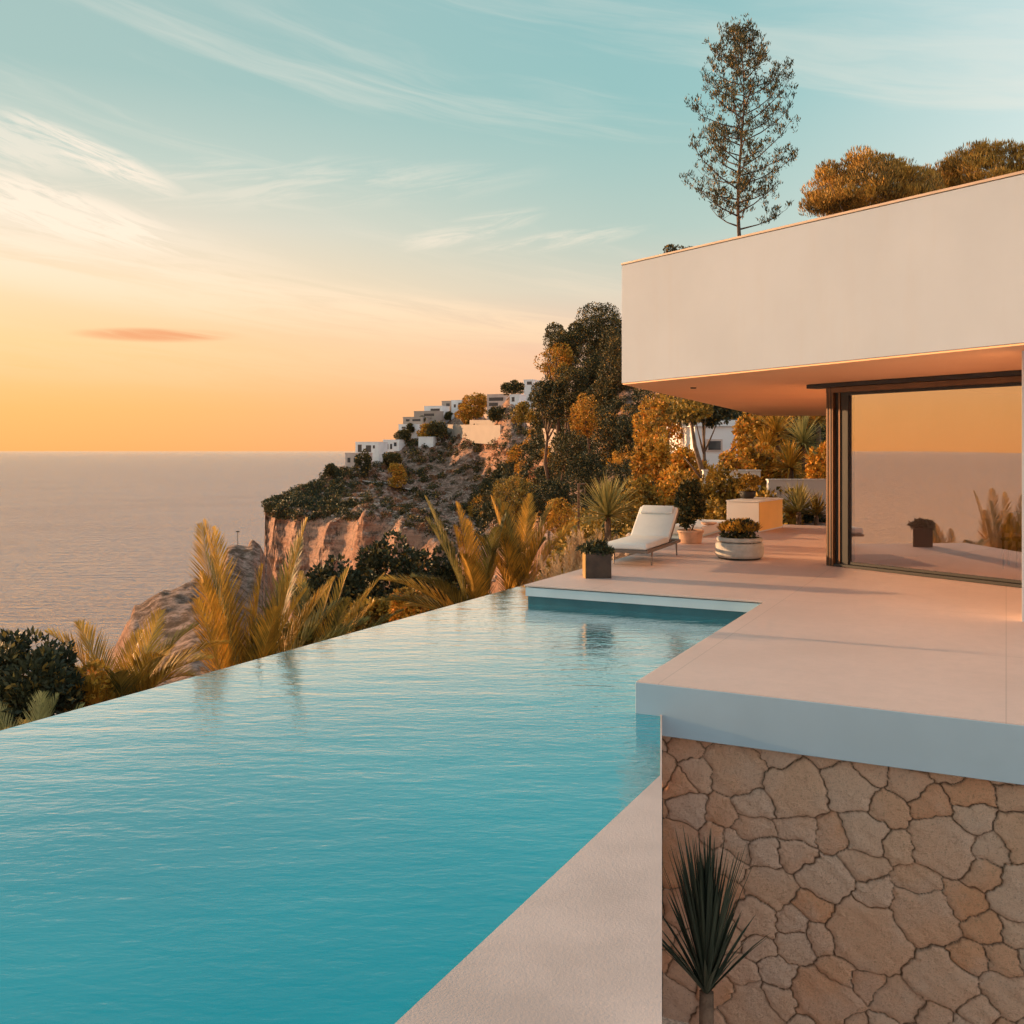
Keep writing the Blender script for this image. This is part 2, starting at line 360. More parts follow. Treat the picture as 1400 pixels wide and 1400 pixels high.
# ------------------------------------------------------------------ terrain
def c_(*pairs):
    out = []
    for D, v in pairs: out.append((D, H-(v-HY)/F*D if v > 150 else v))
    return out
COLS = {
 -900: c_((1,-3),(8,-4),(20,-10),(40,-22),(70,-50),(90,-66),(2000,-70)),
 -200: c_((1,-3),(8,-3.2),(12,-4),(20,-8),(40,-18),(80,-42),(112,-64),(2000,-70)),
 60: c_((1,-3),(8,-3),(12,-3.8),(20,-7),(40,-14),(80,-36),(112,-64),(2000,-70)),
 120: c_((1,-3),(10,-3.4),(20,-6.5),(40,-12),(80,-26),(104,-40),(120,-60),(135,-66),(2000,-70)),
 150: c_((1,-3),(10,-3.4),(20,-6.5),(40,-11),(80,-20),(108,890),(116,-38),(135,-66),(2000,-70)),
 185: c_((1,-3),(10,-3.4),(20,-6),(40,-11),(80,-18),(112,840),(118,838),(128,-40),(150,-66),(2000,-70)),
 225: c_((1,-3),(10,-3.2),(20,-6),(40,-11),(80,-17),(115,816),(124,812),(138,-36),(160,-66),(2000,-70)),
 270: c_((1,-3),(10,-3.2),(20,-6),(40,-10),(80,-16),(122,800),(134,794),(150,-34),(175,-66),(2000,-70)),
 312: c_((1,-3),(10,-3.2),(20,-6),(40,-10),(80,-16),(140,775),(160,757),(172,752),(195,-40),(215,-66),(2000,-70)),
 345: c_((1,-3),(10,-3.2),(20,-6),(40,-10),(80,-17),(140,790),(175,746),(205,744),(235,-40),(250,-66),(2000,-70)),
 355: c_((1,-3),(10,-3.2),(20,-6),(40,-10),(80,-18),(140,800),(175,752),(205,750),(245,-45),(270,-66),(2000,-70)),
 359: c_((1,-3),(10,-3.2),(20,-6),(40,-10),(80,-18),(140,805),(175,758),(205,758),(250,-46),(280,-60),(322,-62),(330,-62),(360,-66),(2000,-70)),
 363: c_((1,-3),(10,-3.2),(20,-6),(40,-10),(80,-19),(140,812),(180,765),(210,766),(260,-46),(318,-54),(330,690),(346,686),(358,-22),(380,-66),(2000,-70)),
 380: c_((1,-3),(10,-3.2),(20,-6),(40,-10),(80,-19),(150,830),(200,800),(260,-50),(308,-52),(322,698),(345,682),(365,-20),(395,-66),(2000,-70)),
 410: c_((1,-3),(10,-3.2),(20,-6),(40,-10),(80,-19),(150,-32),(200,-42),(250,-50),(296,-50),(310,704),(340,678),(362,664),(378,-16),(410,-66),(2000,-70)),
 455: c_((1,-3),(10,-3.2),(20,-6),(40,-9),(80,-18),(150,-32),(200,-42),(240,-48),(284,-48),(298,712),(340,680),(370,650),(388,641),(405,-12),(440,-66),(2000,-70)),
 500: c_((1,-3),(10,-3.2),(20,-5.5),(40,-8.5),(80,-18),(150,-32),(200,-42),(230,-46),(254,-46),(268,708),(320,690),(362,660),(392,634),(402,634),(425,-12),(460,-66),(2000,-70)),
 550: c_((1,-3),(10,-3.2),(20,-5.2),(40,-7.5),(80,-17),(150,-32),(200,-42),(228,-44),(242,722),(300,702),(360,682),(392,640),(420,606),(445,596),(475,-5),(540,-66),(2000,-70)),
 600: c_((1,-3),(10,-3.2),(20,-5),(40,-7),(80,-16),(150,-30),(204,-40),(218,740),(290,714),(350,690),(390,640),(415,600),(448,571),(470,0),(540,-66),(2000,-70)),
 650: c_((1,-3),(10,-3.2),(20,-4.5),(40,-6.5),(80,-15),(150,-30),(176,-33),(190,755),(260,732),(330,706),(370,650),(398,592),(430,552),(455,4),(540,-66),(2000,-70)),
 700: c_((1,-3),(14,-3),(20,-3.6),(40,-6),(70,-11),(110,780),(160,752),(220,722),(280,695),(320,650),(345,592),(385,542),(420,0),(520,-66),(2000,-70)),
 750: c_((1,-3),(12,-3),(16,-2.2),(25,-2.6),(50,-6),(75,745),(110,718),(150,695),(200,668),(245,615),(275,560),(300,525),(350,6),(500,-66),(2000,-70)),
 800: c_((1,-3),(11,-3),(14,-1.6),(25,-1.3),(50,725),(80,700),(120,680),(160,630),(195,560),(215,530),(250,515),(320,10),(500,-66),(2000,-70)),
 860: c_((1,-3),(11,-3),(14,-1.6),(20,-.5),(28,-.7),(50,712),(80,692),(120,640),(160,565),(190,500),(215,480),(300,24),(500,-66),(2000,-70)),
 930: c_((1,-3),(14,-3),(18,-.8),(22,-.45),(30,-.4),(50,692),(80,640),(110,570),(150,480),(180,440),(250,40),(600,-10),(2000,-70)),
 1000: c_((1,-3),(14,-3),(20,-.6),(24,-.4),(32,-.2),(50,655),(70,560),(100,450),(140,400),(200,390),(400,20),(2000,-70)),
 1130: c_((1,-3),(14,-3),(20,-.6),(24,-.4),(32,0),(45,640),(60,540),(80,420),(110,330),(150,310),(400,40),(2000,-70)),
 1400: c_((1,-3),(14,-3),(20,-.6),(24,-.4),(32,.3),(45,600),(60,460),(80,330),(110,280),(400,60),(2000,-70)),
 2300: c_((1,-3),(14,-3),(20,-.6),(24,-.4),(32,.3),(45,600),(60,460),(80,330),(110,280),(400,60),(2000,-70)),
}
KP = sorted(COLS); KA = np.array(KP, float)
def wave(x, y, s):      # cheap smooth value noise
    return (np.sin(x*1.7*s+1.3*np.sin(y*1.1*s+.5))+np.sin(y*2.1*s+1.7*np.sin(x*.9*s+2.1))+.5*np.sin((x+y)*3.7*s+2*np.sin((x-y)*2.3*s)))/2.5
def height(px, D):
    px = np.atleast_1d(np.asarray(px, float)); D = np.atleast_1d(np.asarray(D, float)); px, D = np.broadcast_arrays(px, D)
    i = np.clip(np.searchsorted(KA, px, side='right')-1, 0, len(KA)-2); t = np.clip((px-KA[i])/(KA[i+1]-KA[i]), 0, 1); t = t*t*(3-2*t)
    z = np.zeros(px.shape); zz = {}
    for k in np.unique(np.concatenate([i.ravel(), i.ravel()+1])):
        a = np.array(COLS[KP[k]]); msk = (i == k) | (i+1 == k)
        v = np.zeros(px.shape); v[msk] = np.interp(D[msk], a[:, 0], a[:, 1]); zz[k] = v
    for k in np.unique(i):
        q = i == k; z[q] = zz[k][q]*(1-t[q])+zz[k+1][q]*t[q]
    x = (px-700)/F*D; y = D
    amp = np.clip((D-30)/120, 0, 1)
    z = z+amp*(wave(x, y, .06)*1.6+wave(y*.7+9, x, .19)*.8+wave(x+3, y*1.3, .55)*.35+wave(x*1.1, y+z*1.2, 1.3)*.14)
    return z
def hit(px, py, d0=24.0, d1=520.0):
    D = np.linspace(d0, d1, 2200); z = height(np.full(D.shape, float(px)), D); ray = H-(py-HY)/F*D
    k = np.nonzero(z >= ray)[0]
    return float(D[k[0]]) if len(k) else None
def hitP(px, py, d0=24.0, d1=520.0):
    D = hit(px, py, d0, d1)
    return None if D is None else P(px, py, D)
def groundz(x, y): return float(height(700+x/y*F, y)[0])

pxs = np.concatenate([np.linspace(-900, 100, 60)[:-1], np.linspace(100, 350, 90)[:-1], np.linspace(350, 372, 24)[:-1], np.linspace(372, 720, 420)[:-1], np.linspace(720, 900, 100)[:-1], np.linspace(900, 1500, 90)[:-1], np.linspace(1500, 2300, 20)])
Ds = np.concatenate([np.linspace(1, 30, 40)[:-1], np.linspace(30, 100, 60)[:-1], np.linspace(100, 250, 130)[:-1], np.linspace(250, 350, 250)[:-1], np.linspace(350, 460, 120)[:-1], np.linspace(460, 2000, 30)])
PX, DD = np.meshgrid(pxs, Ds); ZZ = height(PX.ravel(), DD.ravel()).reshape(PX.shape)
# roughen the cliff: push steep cells sideways by strata noise so the face is ledged
gz = np.abs(np.gradient(ZZ, axis=0)/np.maximum(np.gradient(DD, axis=0), 1e-3)); stp = np.clip((gz-1.2)/2, 0, 1)
from mathutils import noise as mn
off = np.zeros_like(DD); kk = np.argwhere((stp > .02) & (DD > 90) & (DD < 470) & (PX > 100) & (PX < 900))
for a_, b_ in kk:
    z_ = ZZ[a_, b_]; x_ = (PX[a_, b_]-700)/F*DD[a_, b_]; sx_ = PX[a_, b_]*.25
    q = mn.fractal(Vector((sx_*.09, 3.1, z_*.05)), .8, 2.0, 4)*2.4
    q += mn.fractal(Vector((sx_*.10, 7.7, z_*.42)), .7, 2.1, 6)*3.6
    q += abs(mn.noise(Vector((sx_*.02, 1.2, z_*.30))))*2.2+mn.noise(Vector((sx_*.8, 5.0, z_*.9)))*.5
    off[a_, b_] = q*stp[a_, b_]
D2 = DD+off
V = np.stack([(PX-700)/F*D2, D2, ZZ], -1).reshape(-1, 3)
nr, nc = PX.shape; ii = np.arange(nr*nc).reshape(nr, nc)
Fq = np.stack([ii[:-1, :-1], ii[:-1, 1:], ii[1:, 1:], ii[1:, :-1]], -1).reshape(-1, 4)
me = npmesh('headland', V, Fq); setting(link('headland_terrain', me, M['rock'], smooth=True))
# sea
mb = MB(); mb.add([(-90000, -3000, SEA), (90000, -3000, SEA), (90000, 120000, SEA), (-90000, 120000, SEA)], [(0, 1, 2, 3)])
setting(mb.build('sea', M['sea']))

# ------------------------------------------------------------------ deck, pool, wall
u = Vector((.4509, .8926, 0)); v = Vector((.8926, -.4509, 0))
A = G(870, 931); Bc = A+u*4.54; Cc = Bc-v*3.2
A.z = Bc.z = Cc.z = 0
def XY(p): return (p.x, p.y)
Fj = Cc+u*9.2; Gj = Fj-v*1.3; Hj = Gj+u*3.3; Ij = Hj+v*16; Jj = A+v*9
deck_poly = [A, Bc, Cc, Fj, Gj, Hj, Ij, Jj]
mb = MB().prism([XY(p) for p in deck_poly], -.024, 0)
deck = setting(mb.build('deck', M['deck'], bevel=.005))
# wall below the coping, set back 4 cm
ins = [A+u*.35+v*.05, Bc+u*.05+v*.05, Cc+u*.05+v*.05, Fj+v*.05, Gj-u*(-.05)+v*.05, Hj+v*.05-u*.05, Ij-u*.05, Jj+u*.35]
M['poolwall'] = simple('pool_wall', (.58, .66, .70), .6, .05, 2)
ins = [A+u*.35+v*.015, Bc+u*.015+v*.015, Cc+u*.015+v*.015, Fj+v*.015, Gj+u*.015+v*.015, Hj+v*.015-u*.015, Ij-u*.015, Jj+u*.35]
ins2 = [A+u*.37+v*.04, Bc+u*.04+v*.04, Cc+u*.04+v*.04, Fj+v*.04, Gj+u*.04+v*.04, Hj+v*.04-u*.04, Ij-u*.04, Jj+u*.37]
setting(MB().prism([XY(p) for p in ins2], -.034, -.0255).build('deck_shadow_gap', M['black']))
setting(MB().prism([XY(p) for p in ins], -.15, -.036).build('deck_curb', M['poolwall']))
setting(MB().prism([XY(p) for p in ins2], -2.7, -.152).build('deck_base_wall', M['tile']))
f0 = A-u*.006-v*.006; 
fas = MB().prism([XY(f0), XY(f0+v*9), XY(f0+v*9+u*.3), XY(f0+u*.3)], -.40, -.010)
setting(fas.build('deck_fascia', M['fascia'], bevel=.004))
# stone wall: corner seen at column 905
Wc = A+u*.08; s0 = 0
for k in range(4000):
    q = Wc+v*(k*.0005)
    if q.x/q.y >= 205/F: s0 = k*.0005; break
Wp = Wc+v*s0
L_, T_ = 4.6, 2.7; nx, ny = 620, 330; z0 = -.398
xs = np.linspace(0, L_, nx); zs = np.linspace(0, -T_+.4, ny); XX, ZQ = np.meshgrid(xs, zs)
rg = np.random.default_rng(11)
seeds = []
tries = 0
while len(seeds) < 230 and tries < 20000:
    tries += 1
    p = rg.uniform((-.2, -T_+.2), (L_+.2, .12)); r = rg.choice([.10, .145, .20, .27], p=[.32, .30, .24, .14])
    if all((p[0]-s[0])**2/1.25+(p[1]-s[1])**2 > ((r+s[2])*.80)**2 for s in seeds): seeds.append((p[0], p[1], r))
sd = np.array(seeds)
wx = XX+.012*np.sin(ZQ*23+XX*9)+.008*np.sin(XX*51+3*np.sin(ZQ*33)); wz = ZQ+.012*np.sin(XX*21+1)+.007*np.sin(ZQ*47+2*np.sin(XX*29))
best = np.full(XX.shape, 1e9); sec = best.copy(); idx = np.zeros(XX.shape, int)
for k, (sx, sz, sr) in enumerate(sd):
    d = np.sqrt((wx-sx)**2/1.25+(wz-sz)**2)-sr*.9
    nb = d < best
    sec = np.where(nb, best, np.minimum(sec, d)); idx = np.where(nb, k, idx); best = np.where(nb, d, best)
edge = sec-best
jw = np.clip((edge-.002)/.006, 0, 1); dome = np.clip(edge/.09, 0, 1)**.45
rnd = rg.random(len(sd)); hb = rg.uniform(-.008, .012, len(sd))
dis = jw*(.008+.022*dome+hb[idx]*1.2)+.003*np.sin(XX*31+idx*1.3+2*np.sin(ZQ*27+idx))*jw
VV = np.stack([Wp.x+v.x*XX-u.x*(dis-.03), Wp.y+v.y*XX-u.y*(dis-.03), z0+ZQ], -1).reshape(-1, 3)
ii = np.arange(nx*ny).reshape(ny, nx); FW = np.stack([ii[:-1, :-1], ii[1:, :-1], ii[1:, 1:], ii[:-1, 1:]], -1).reshape(-1, 4)
# left return and top, closing the wall into a solid
nv = len(VV); back = [Wp+u*.45, Wp+v*L_+u*.45]
lf = ii[:, 0]; ret = np.stack([np.full(ny, back[0].x), np.full(ny, back[0].y), z0+zs], -1)
VV = np.concatenate([VV, ret]); FR = np.stack([np.arange(nv, nv+ny-1), np.arange(nv+1, nv+ny), lf[1:], lf[:-1]], -1)
me = npmesh('stone_retaining_wall', VV, np.concatenate([FW, FR]))
ca = me.color_attributes.new('stone', 'FLOAT_COLOR', 'POINT')
cc = np.ones((len(VV), 4), np.float32); cc[:nv, 0] = rnd[idx].ravel(); cc[:nv, 1] = jw.ravel(); cc[:nv, 2] = dome.ravel()
ca.data.foreach_set('color', cc.ravel())
tag(link('stone_retaining_wall', me, M['rubble'], smooth=True), 'tan crazy-paved rubble stone wall under the white edge of the raised terrace', 'stone wall')

# ledge beside the pool
La = G(903, 1062, ZW); slope = u.x/u.y
def ledge_pt(y): return (La.x+(y-La.y)*slope, y)
rad = 205/F
led = [(Wp.x-.012, Wp.y), (Wp.x, Wp.y-.001), (.3*rad, .3), (.3*rad, -3), ledge_pt(-3), ledge_pt(2.0), ledge_pt(La.y-.01), (La.y*rad-.012, La.y)]
setting(MB().prism(led, -2.9, ZW+.012).build('pool_ledge', M['ledge']))
I0 = G(0, 999, ZW); 
def inf_pt(y): return (I0.x+(y-I0.y)*slope, y)
far_ = Vector(inf_pt(17.3)+(0,))
pool = [inf_pt(-6), inf_pt(17.3), XY(far_+v*4), XY(A+v*1.5+u*.6), XY(Wp+u*.15+v*.05), XY(Wp), (La.y*rad-.006, La.y), ledge_pt(La.y-.01), ledge_pt(2), ledge_pt(-3), (ledge_pt(-3)[0], -6)]
bm = bmesh.new(); vs = [bm.verts.new((p[0], p[1], ZW)) for p in pool]; f = bm.faces.new(vs); bmesh.ops.triangulate(bm, faces=[f])
bmesh.ops.recalc_face_normals(bm, faces=bm.faces)
if bm.faces and sum(f.normal.z for f in bm.faces) < 0: bmesh.ops.reverse_faces(bm, faces=bm.faces)
me = bpy.data.meshes.new('pool_water'); bm.to_mesh(me); bm.free(); setting(link('pool_water', me, M['pool']))
# infinity edge wall
n_ = -v
e = [Vector(inf_pt(-6)+(0,)), far_+u*.3]
setting(MB().prism([XY(e[0]+n_*.002), XY(e[1]+n_*.002), XY(e[1]+n_*.10), XY(e[0]+n_*.10)], -3.4, ZW-.03).build('pool_weir_wall', M['black']))
setting(MB().prism([(-1, -14), (18, -14), (18, 3), (9, 7.4), (-1, 7.9)], -3.2, -2.62).build('planting_bed_gravel', M['gravel']))  # pale bed, widened out of view to bounce light onto the stone wall

# ------------------------------------------------------------------ house
house = empty('modern_house', G(1131, 773)); tag(house, 'modern white cantilevered villa with a large sliding window facing the pool terrace', 'house')
HO = house.location
def hl_(p): return (p[0]-HO.x, p[1]-HO.y)
ZS = 2.86
Wn = G(1131, 773); Wr = G(1398, 804); wd = (Wr-Wn); wd.z = 0; wd.normalize(); wn = Vector((-wd.y, wd.x, 0))   # wn points...
if wn.dot(Vector((-1, -.5, 0))) < 0: wn = -wn     # outward, towards camera-left
def at(px, py, z): 
    D = (z-H)*F/(HY-py); return Vector(((px-700)/F*D, D, z))
K1 = at(850, 525, ZS); K2 = at(1400, 470, ZS); kd = (K2-K1).normalized(); K2e = K2+kd*4
K4 = at(1040, 568, ZS); K5 = K4+Vector((9, 0, 0)); K6 = Vector((K2e.x+6, K2e.y+2, 0))
t1 = H+(HY-360)/F*K1.y; t2 = H+(HY-233)/F*K2.y
sl_ = (t2-t1)/(K2-K1).length
topz = lambda p: t1+sl_*((p-K1).dot(kd))
poly = [K1, K4, K5, K6, K2e]
n = len(poly)
def prism2(mb, poly, zb, zt, org):
    V = [(p.x-org.x, p.y-org.y, zb(p)-org.z) for p in poly]+[(p.x-org.x, p.y-org.y, zt(p)-org.z) for p in poly]; n = len(poly)
    return mb.add(V, [tuple(range(n)), tuple(range(n, 2*n))[::-1]]+[(i, n+i, n+(i+1) % n, (i+1) % n) for i in range(n)])
ZO = lambda p: ZS
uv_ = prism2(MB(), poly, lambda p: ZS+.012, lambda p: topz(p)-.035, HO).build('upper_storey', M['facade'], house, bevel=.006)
def outset(poly, d):
    c = sum(poly, Vector())/len(poly); return [p+(p-c).normalized()*d for p in poly]
prism2(MB(), outset(poly, .012), lambda p: topz(p)-.028, lambda p: topz(p)+.0, HO).build('roof_coping', M['coping'], house)
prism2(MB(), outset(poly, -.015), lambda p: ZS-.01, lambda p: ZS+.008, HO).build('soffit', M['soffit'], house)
# little recessed spotlight in the soffit
sp_ = at(948, 529, ZS); MB().lathe([(0, -.02), (.045, -.02), (.05, -.01), (.05, .0)], 16, (sp_.x-HO.x, sp_.y-HO.y, ZS-.008-HO.z)).build('downlight', M['black'], house)
# window wall local frame: origin Wn, x along wd, y = inward (-wn)
wallM = Matrix.Translation(Wn-HO) @ Matrix((( wd.x, -wn.x, 0, 0), (wd.y, -wn.y, 0, 0), (0, 0, 1, 0), (0, 0, 0, 1)))
WL = (Wr-Wn).length; hz = ZS-.012
MB().box(0, .13, -.03, .22, .003, hz, wallM).build('window_jamb', M['bronze'], house, bevel=.006)
gr = MB()
for x0, x1, y0 in ((.03, .045, -.036), (.085, .10, -.036)): gr.box(x0, x1, y0, y0+.005, .01, hz-.02, wallM)
gr.build('jamb_channel', M['black'], house)
MB().box(.133, .36, .03, .20, .03, hz-.10, wallM).build('door_stile', M['black'], house, bevel=.005)
MB().box(.20, .225, .012, .029, .05, hz-.14, wallM).build('stile_trim', M['bronze'], house)
MB().box(.132, WL+1.2, -.02, .2, .003, .045, wallM).build('door_sill', M['black'], house, bevel=.004)
MB().box(.362, WL+1.2, .05, .12, .048, .085, wallM).build('door_bottom_rail', M['black'], house, bevel=.003)
MB().box(-.32, WL+1.2, -.10, .18, hz-.065, hz-.002, wallM).build('head_frame', M['black'], house, bevel=.004)
MB().box(.0, WL+1.2, -.035, .17, hz-.15, hz-.068, wallM).build('head_trim', M['bronze'], house, bevel=.004)
MB().box(.36, WL+1.2, .0, .15, hz-.19, hz-.153, wallM).build('door_top_rail', M['black'], house, bevel=.003)
MB().box(.36, WL+1.2, .078, .086, .086, hz-.19, wallM).build('window_pane', M['pane'], house)
# room behind
rm = MB()
rm.box(.0, WL+6, 6.2, 6.4, 0.004, hz, wallM); rm.box(0.0, .12, .23, 6.2, .004, hz, wallM)
rm.build('room_wall', M['interior'], house)
MB().box(.125, WL+6, .2, 6.19, .002, .02, wallM).build('room_floor', M['deck'], house)
# plaster pier at the right edge of the picture
pr = G(1397, 850); c0 = pr-HO; MBp = MB().prism([(c0.x, c0.y), (c0.x+3.6, c0.y-.5), (c0.x+3.7, c0.y-.1), (c0.x+.33, c0.y+.42)], -.005, ZS-.004)
MBp.build('wall_pier', M['white'], house, bevel=.004)
# furniture in the room
def inroom(x, y, z=.02): return HO+(wallM @ Vector((x, y, z)))
ang = math.atan2(wd.y, wd.x)
sb = empty('sideboard', inroom(2.6, 5.2), ang); tag(sb, 'long dark slatted sideboard seen dimly through the large window', 'sideboard')
q = MB().box(-1.8, 1.8, -.25, .25, .1, .78); q.build('cabinet', M['slat'], sb, bevel=.005)
q = MB(); [q.box(-1.8+k*.09, -1.75+k*.09, -.27, -.252, .14, .74) for k in range(40)]; q.build('slatted_front', M['bronze'], sb)
q = MB(); [q.box(x-1.7, x+1.7, -.2, .2, .0, .098) for x in (0,)]; q.build('plinth', M['black'], sb)
tb = empty('dining_table', inroom(2.6, 2.6), ang); tag(tb, 'dark dining table behind the large window pane', 'table')
MB().box(-1.1, 1.1, -.45, .45, .71, .75).build('tabletop', M['wood'], tb, bevel=.006)
for sx in (-1, 1):
    for sy in (-1, 1): MB().tube([(sx*.95, sy*.35, 0), (sx*.9, sy*.32, .708)], [.02, .028]).build('leg', M['wood'], tb)

def chair(x, y, rz, label):
    p = inroom(x, y); t = empty('dining_chair', p, ang+rz); tag(t, label, 'chair', 'chairs round the dining table')
    MB().box(-.23, .23, -.22, .22, .43, .47).build('seat', M['black'], t, bevel=.006); MB().box(-.22, .22, .2, .23, .55, .88).build('backrest', M['black'], t, bevel=.006)
    for sx in (-1, 1):
        for sy in (-1, 1): MB().tube([(sx*.2, sy*.19, 0), (sx*.2, sy*.2, .43 if sy < 0 else .88)], .014, 6).build('leg', M['black'], t)
chair(2.1, 1.85, math.pi, 'dark dining chair behind the glass, nearer the window jamb'); chair(3.1, 1.85, math.pi, 'dark dining chair behind the glass, nearer the wall pier')
# ------------------------------------------------------------------ deck furniture
# lounger: x along the length (foot -> head)
ft = (G(828, 748, .30)+G(877, 752, .30))/2; hd = G(893, 733, .32)
dirL = Vector((u.x, u.y, 0))
lo = empty('sun_lounger', (ft.x+.04, ft.y+.11, 0), math.atan2(.92, .40)); tag(lo, 'low sun lounger with off-white cushions and raised backrest at the terrace edge', 'sun lounger')
LW = .34; LL = 1.42; bt = R(37); bl = .80; zsd = .27
fr = MB()
for s in (-1, 1): fr.box(0, 2.1, s*LW-.018, s*LW+.018, zsd-.05, zsd)
fr.box(0, .04, -LW+.019, LW-.019, zsd-.05, zsd-.001); fr.box(2.06, 2.1, -LW+.019, LW-.019, zsd-.05, zsd-.001); fr.box(LL-.02, LL+.02, -LW+.019, LW-.019, zsd-.045, zsd-.004)
fr.build('frame', M['frame'], lo, bevel=.004)
sm = MB(); [sm.box(.07+k*.1, .14+k*.1, -LW+.02, LW-.02, zsd-.018, zsd-.006) for k in range(12)]; sm.build('seat_slat', M['frame'], lo)
for x in (.42, 1.98):
    for s in (-1, 1):
        MB().tube([(x+(.03 if x > 1 else -.02), s*(LW-.03), 0), (x, s*(LW-.03), zsd-.05)], [.011, .016]).build('leg', M['frame'], lo)
Mb = Matrix.Translation((LL, 0, zsd+.02)) @ Matrix.Rotation(-bt, 4, 'Y')
MB().box(.0, bl, -LW, LW, -.03, -.005, Mb).build('backrest', M['frame'], lo, bevel=.004)
MB().box(.01, LL-.01, -LW+.005, LW-.005, zsd+.002, zsd+.105).build('seat_cushion', M['fabric'], lo, bevel=.03, smooth=True, seg=4)
MB().box(.02, bl-.01, -LW+.005, LW-.005, -.002, .09, Mb).build('back_cushion', M['fabric'], lo, bevel=.03, smooth=True, seg=4)
MB().box(bl-.22, bl-.03, -LW+.06, LW-.06, .088, .135, Mb).build('head_pillow', M['fabric'], lo, bevel=.02, smooth=True, seg=4)
MB().tube([(LL+.52*math.cos(bt), -.1, zsd+.02+.46*math.sin(bt)), (1.80, -.1, zsd-.03)], .012).build('backrest_prop', M['frame'], lo)

# ------------------------------------------------------------------ vegetation builders
def leaf_arrays(pts, dirs, L, Wd, rg, jitter=.6):
    """one folded-free rhombus leaf per point -> V (4n,3), F (n,4)"""
    n = len(pts); d = dirs+rg.normal(0, jitter, (n, 3)); d /= np.linalg.norm(d, axis=1, keepdims=True)+1e-9
    r = rg.normal(0, 1, (n, 3)); s = np.cross(d, r); s /= np.linalg.norm(s, axis=1, keepdims=True)+1e-9
    l = (L*rg.uniform(.6, 1.3, n))[:, None]; w = (Wd*rg.uniform(.7, 1.2, n))[:, None]
    V = np.stack([pts, pts+d*l*.5+s*w, pts+d*l, pts+d*l*.5-s*w], 1).reshape(-1, 3)
    return V, np.arange(4*n).reshape(n, 4)
def crown_arrays(rg, radii, nclump, nleaf, L, Wd, clump=.32, flat=.0, up=.35, jitter=.6, shell=.75):
    c = rg.normal(0, 1, (nclump, 3)); c /= np.linalg.norm(c, axis=1, keepdims=True)
    c *= (rg.uniform(shell**3, 1, (nclump, 1)))**(1/3); c[:, 2] = np.where(c[:, 2] < -flat if flat else False, -flat, c[:, 2]) if flat else c[:, 2]
    k = rg.integers(0, nclump, nleaf); q = rg.normal(0, 1, (nleaf, 3)); q /= np.linalg.norm(q, axis=1, keepdims=True)
    cs = rg.uniform(.6, 1.25, nclump)*clump
    pts = (c[k]*(1-clump*.6)+q*cs[k][:, None]*rg.uniform(.55, 1, (nleaf, 1))**.5)*np.array(radii)
    dirs = q+np.array([0, 0, up]); return leaf_arrays(pts, dirs, L, Wd, rg, jitter)
def limbs(mb, rg, base, top, r0, crown, n=5, spread=.75):
    base = Vector(base); top = Vector(top); w_ = Vector((rg.normal(0, .06), rg.normal(0, .06), 0))*(top-base).length
    pts = [base, base.lerp(top, .35)+w_, base.lerp(top, .7)+w_*.6, top]; mb.tube(pts, [r0, r0*.75, r0*.55, r0*.3], 7)
    for k in range(n):
        a = 2*math.pi*k/n+rg.uniform(-.4, .4); st = base.lerp(top, rg.uniform(.55, .9))+w_*.6
        en = top+Vector((math.cos(a)*crown[0]*spread, math.sin(a)*crown[1]*spread, rg.uniform(-.1, .4)*crown[2])); md = st.lerp(en, .5)+Vector((0, 0, -.08*crown[2]))
        mb.tube([st, md, en], [r0*.42, r0*.26, r0*.08], 5)
def tree(name, loc, hgt, radii, label, cat, group=None, m='leaf_dark', nleaf=2600, L=.16, Wd=.05, seed=1, nclump=26, zc=None, lean=(0, 0), trunk_r=None, flat=0, clump=.34, up=.35, rz=0, bark='bark', jitter=.6, shell=.75):
    """top of the crown at hgt; crown ellipsoid radii"""
    rg = np.random.default_rng(seed); t = empty(name, loc, rz); tag(t, label, cat, group)
    c = Vector((lean[0], lean[1], hgt-radii[2]*.95)) 
    V, Fx = crown_arrays(rg, radii, nclump, nleaf, L, Wd, clump, flat, up, jitter, shell); V = V+np.array(c)
    link('crown', npmesh('crown', V, Fx), M[m], t)
    mb = MB(); limbs(mb, rg, (0, 0, -.4), (c.x, c.y, c.z), trunk_r or max(.03, hgt*.022), radii); mb.build('trunk', M[bark], t, smooth=True)
    return t
def sword_rosette(rg, n, L, w, elev=(5, 90), droop=.3, seg=4, azr=(0, 360)):
    V = []; Fs = []
    for k in range(n):
        az_ = R(rg.uniform(*azr)); e0 = R(rg.uniform(*elev)); l = L*rg.uniform(.8, 1.08); p = Vector((0, 0, 0)); o = len(V)
        side = Vector((-math.sin(az_), math.cos(az_), 0))
        for s in range(seg+1):
            t = s/seg; ww = w*(1-.15*(1-t))*(1-t**3)+.0008; e1 = e0-droop*t*t*rg.uniform(.7, 1.3)
            nrm = Vector((-math.cos(az_)*math.sin(e1), -math.sin(az_)*math.sin(e1), math.cos(e1)))
            V += [p-side*ww+nrm*ww*.35, p, p+side*ww+nrm*ww*.35]
            p = p+Vector((math.cos(az_)*math.cos(e1), math.sin(az_)*math.cos(e1), math.sin(e1)))*(l/seg)
        for s in range(seg):
            a = o+3*s; Fs += [(a, a+1, a+4, a+3), (a+1, a+2, a+5, a+4)]
    return V, Fs
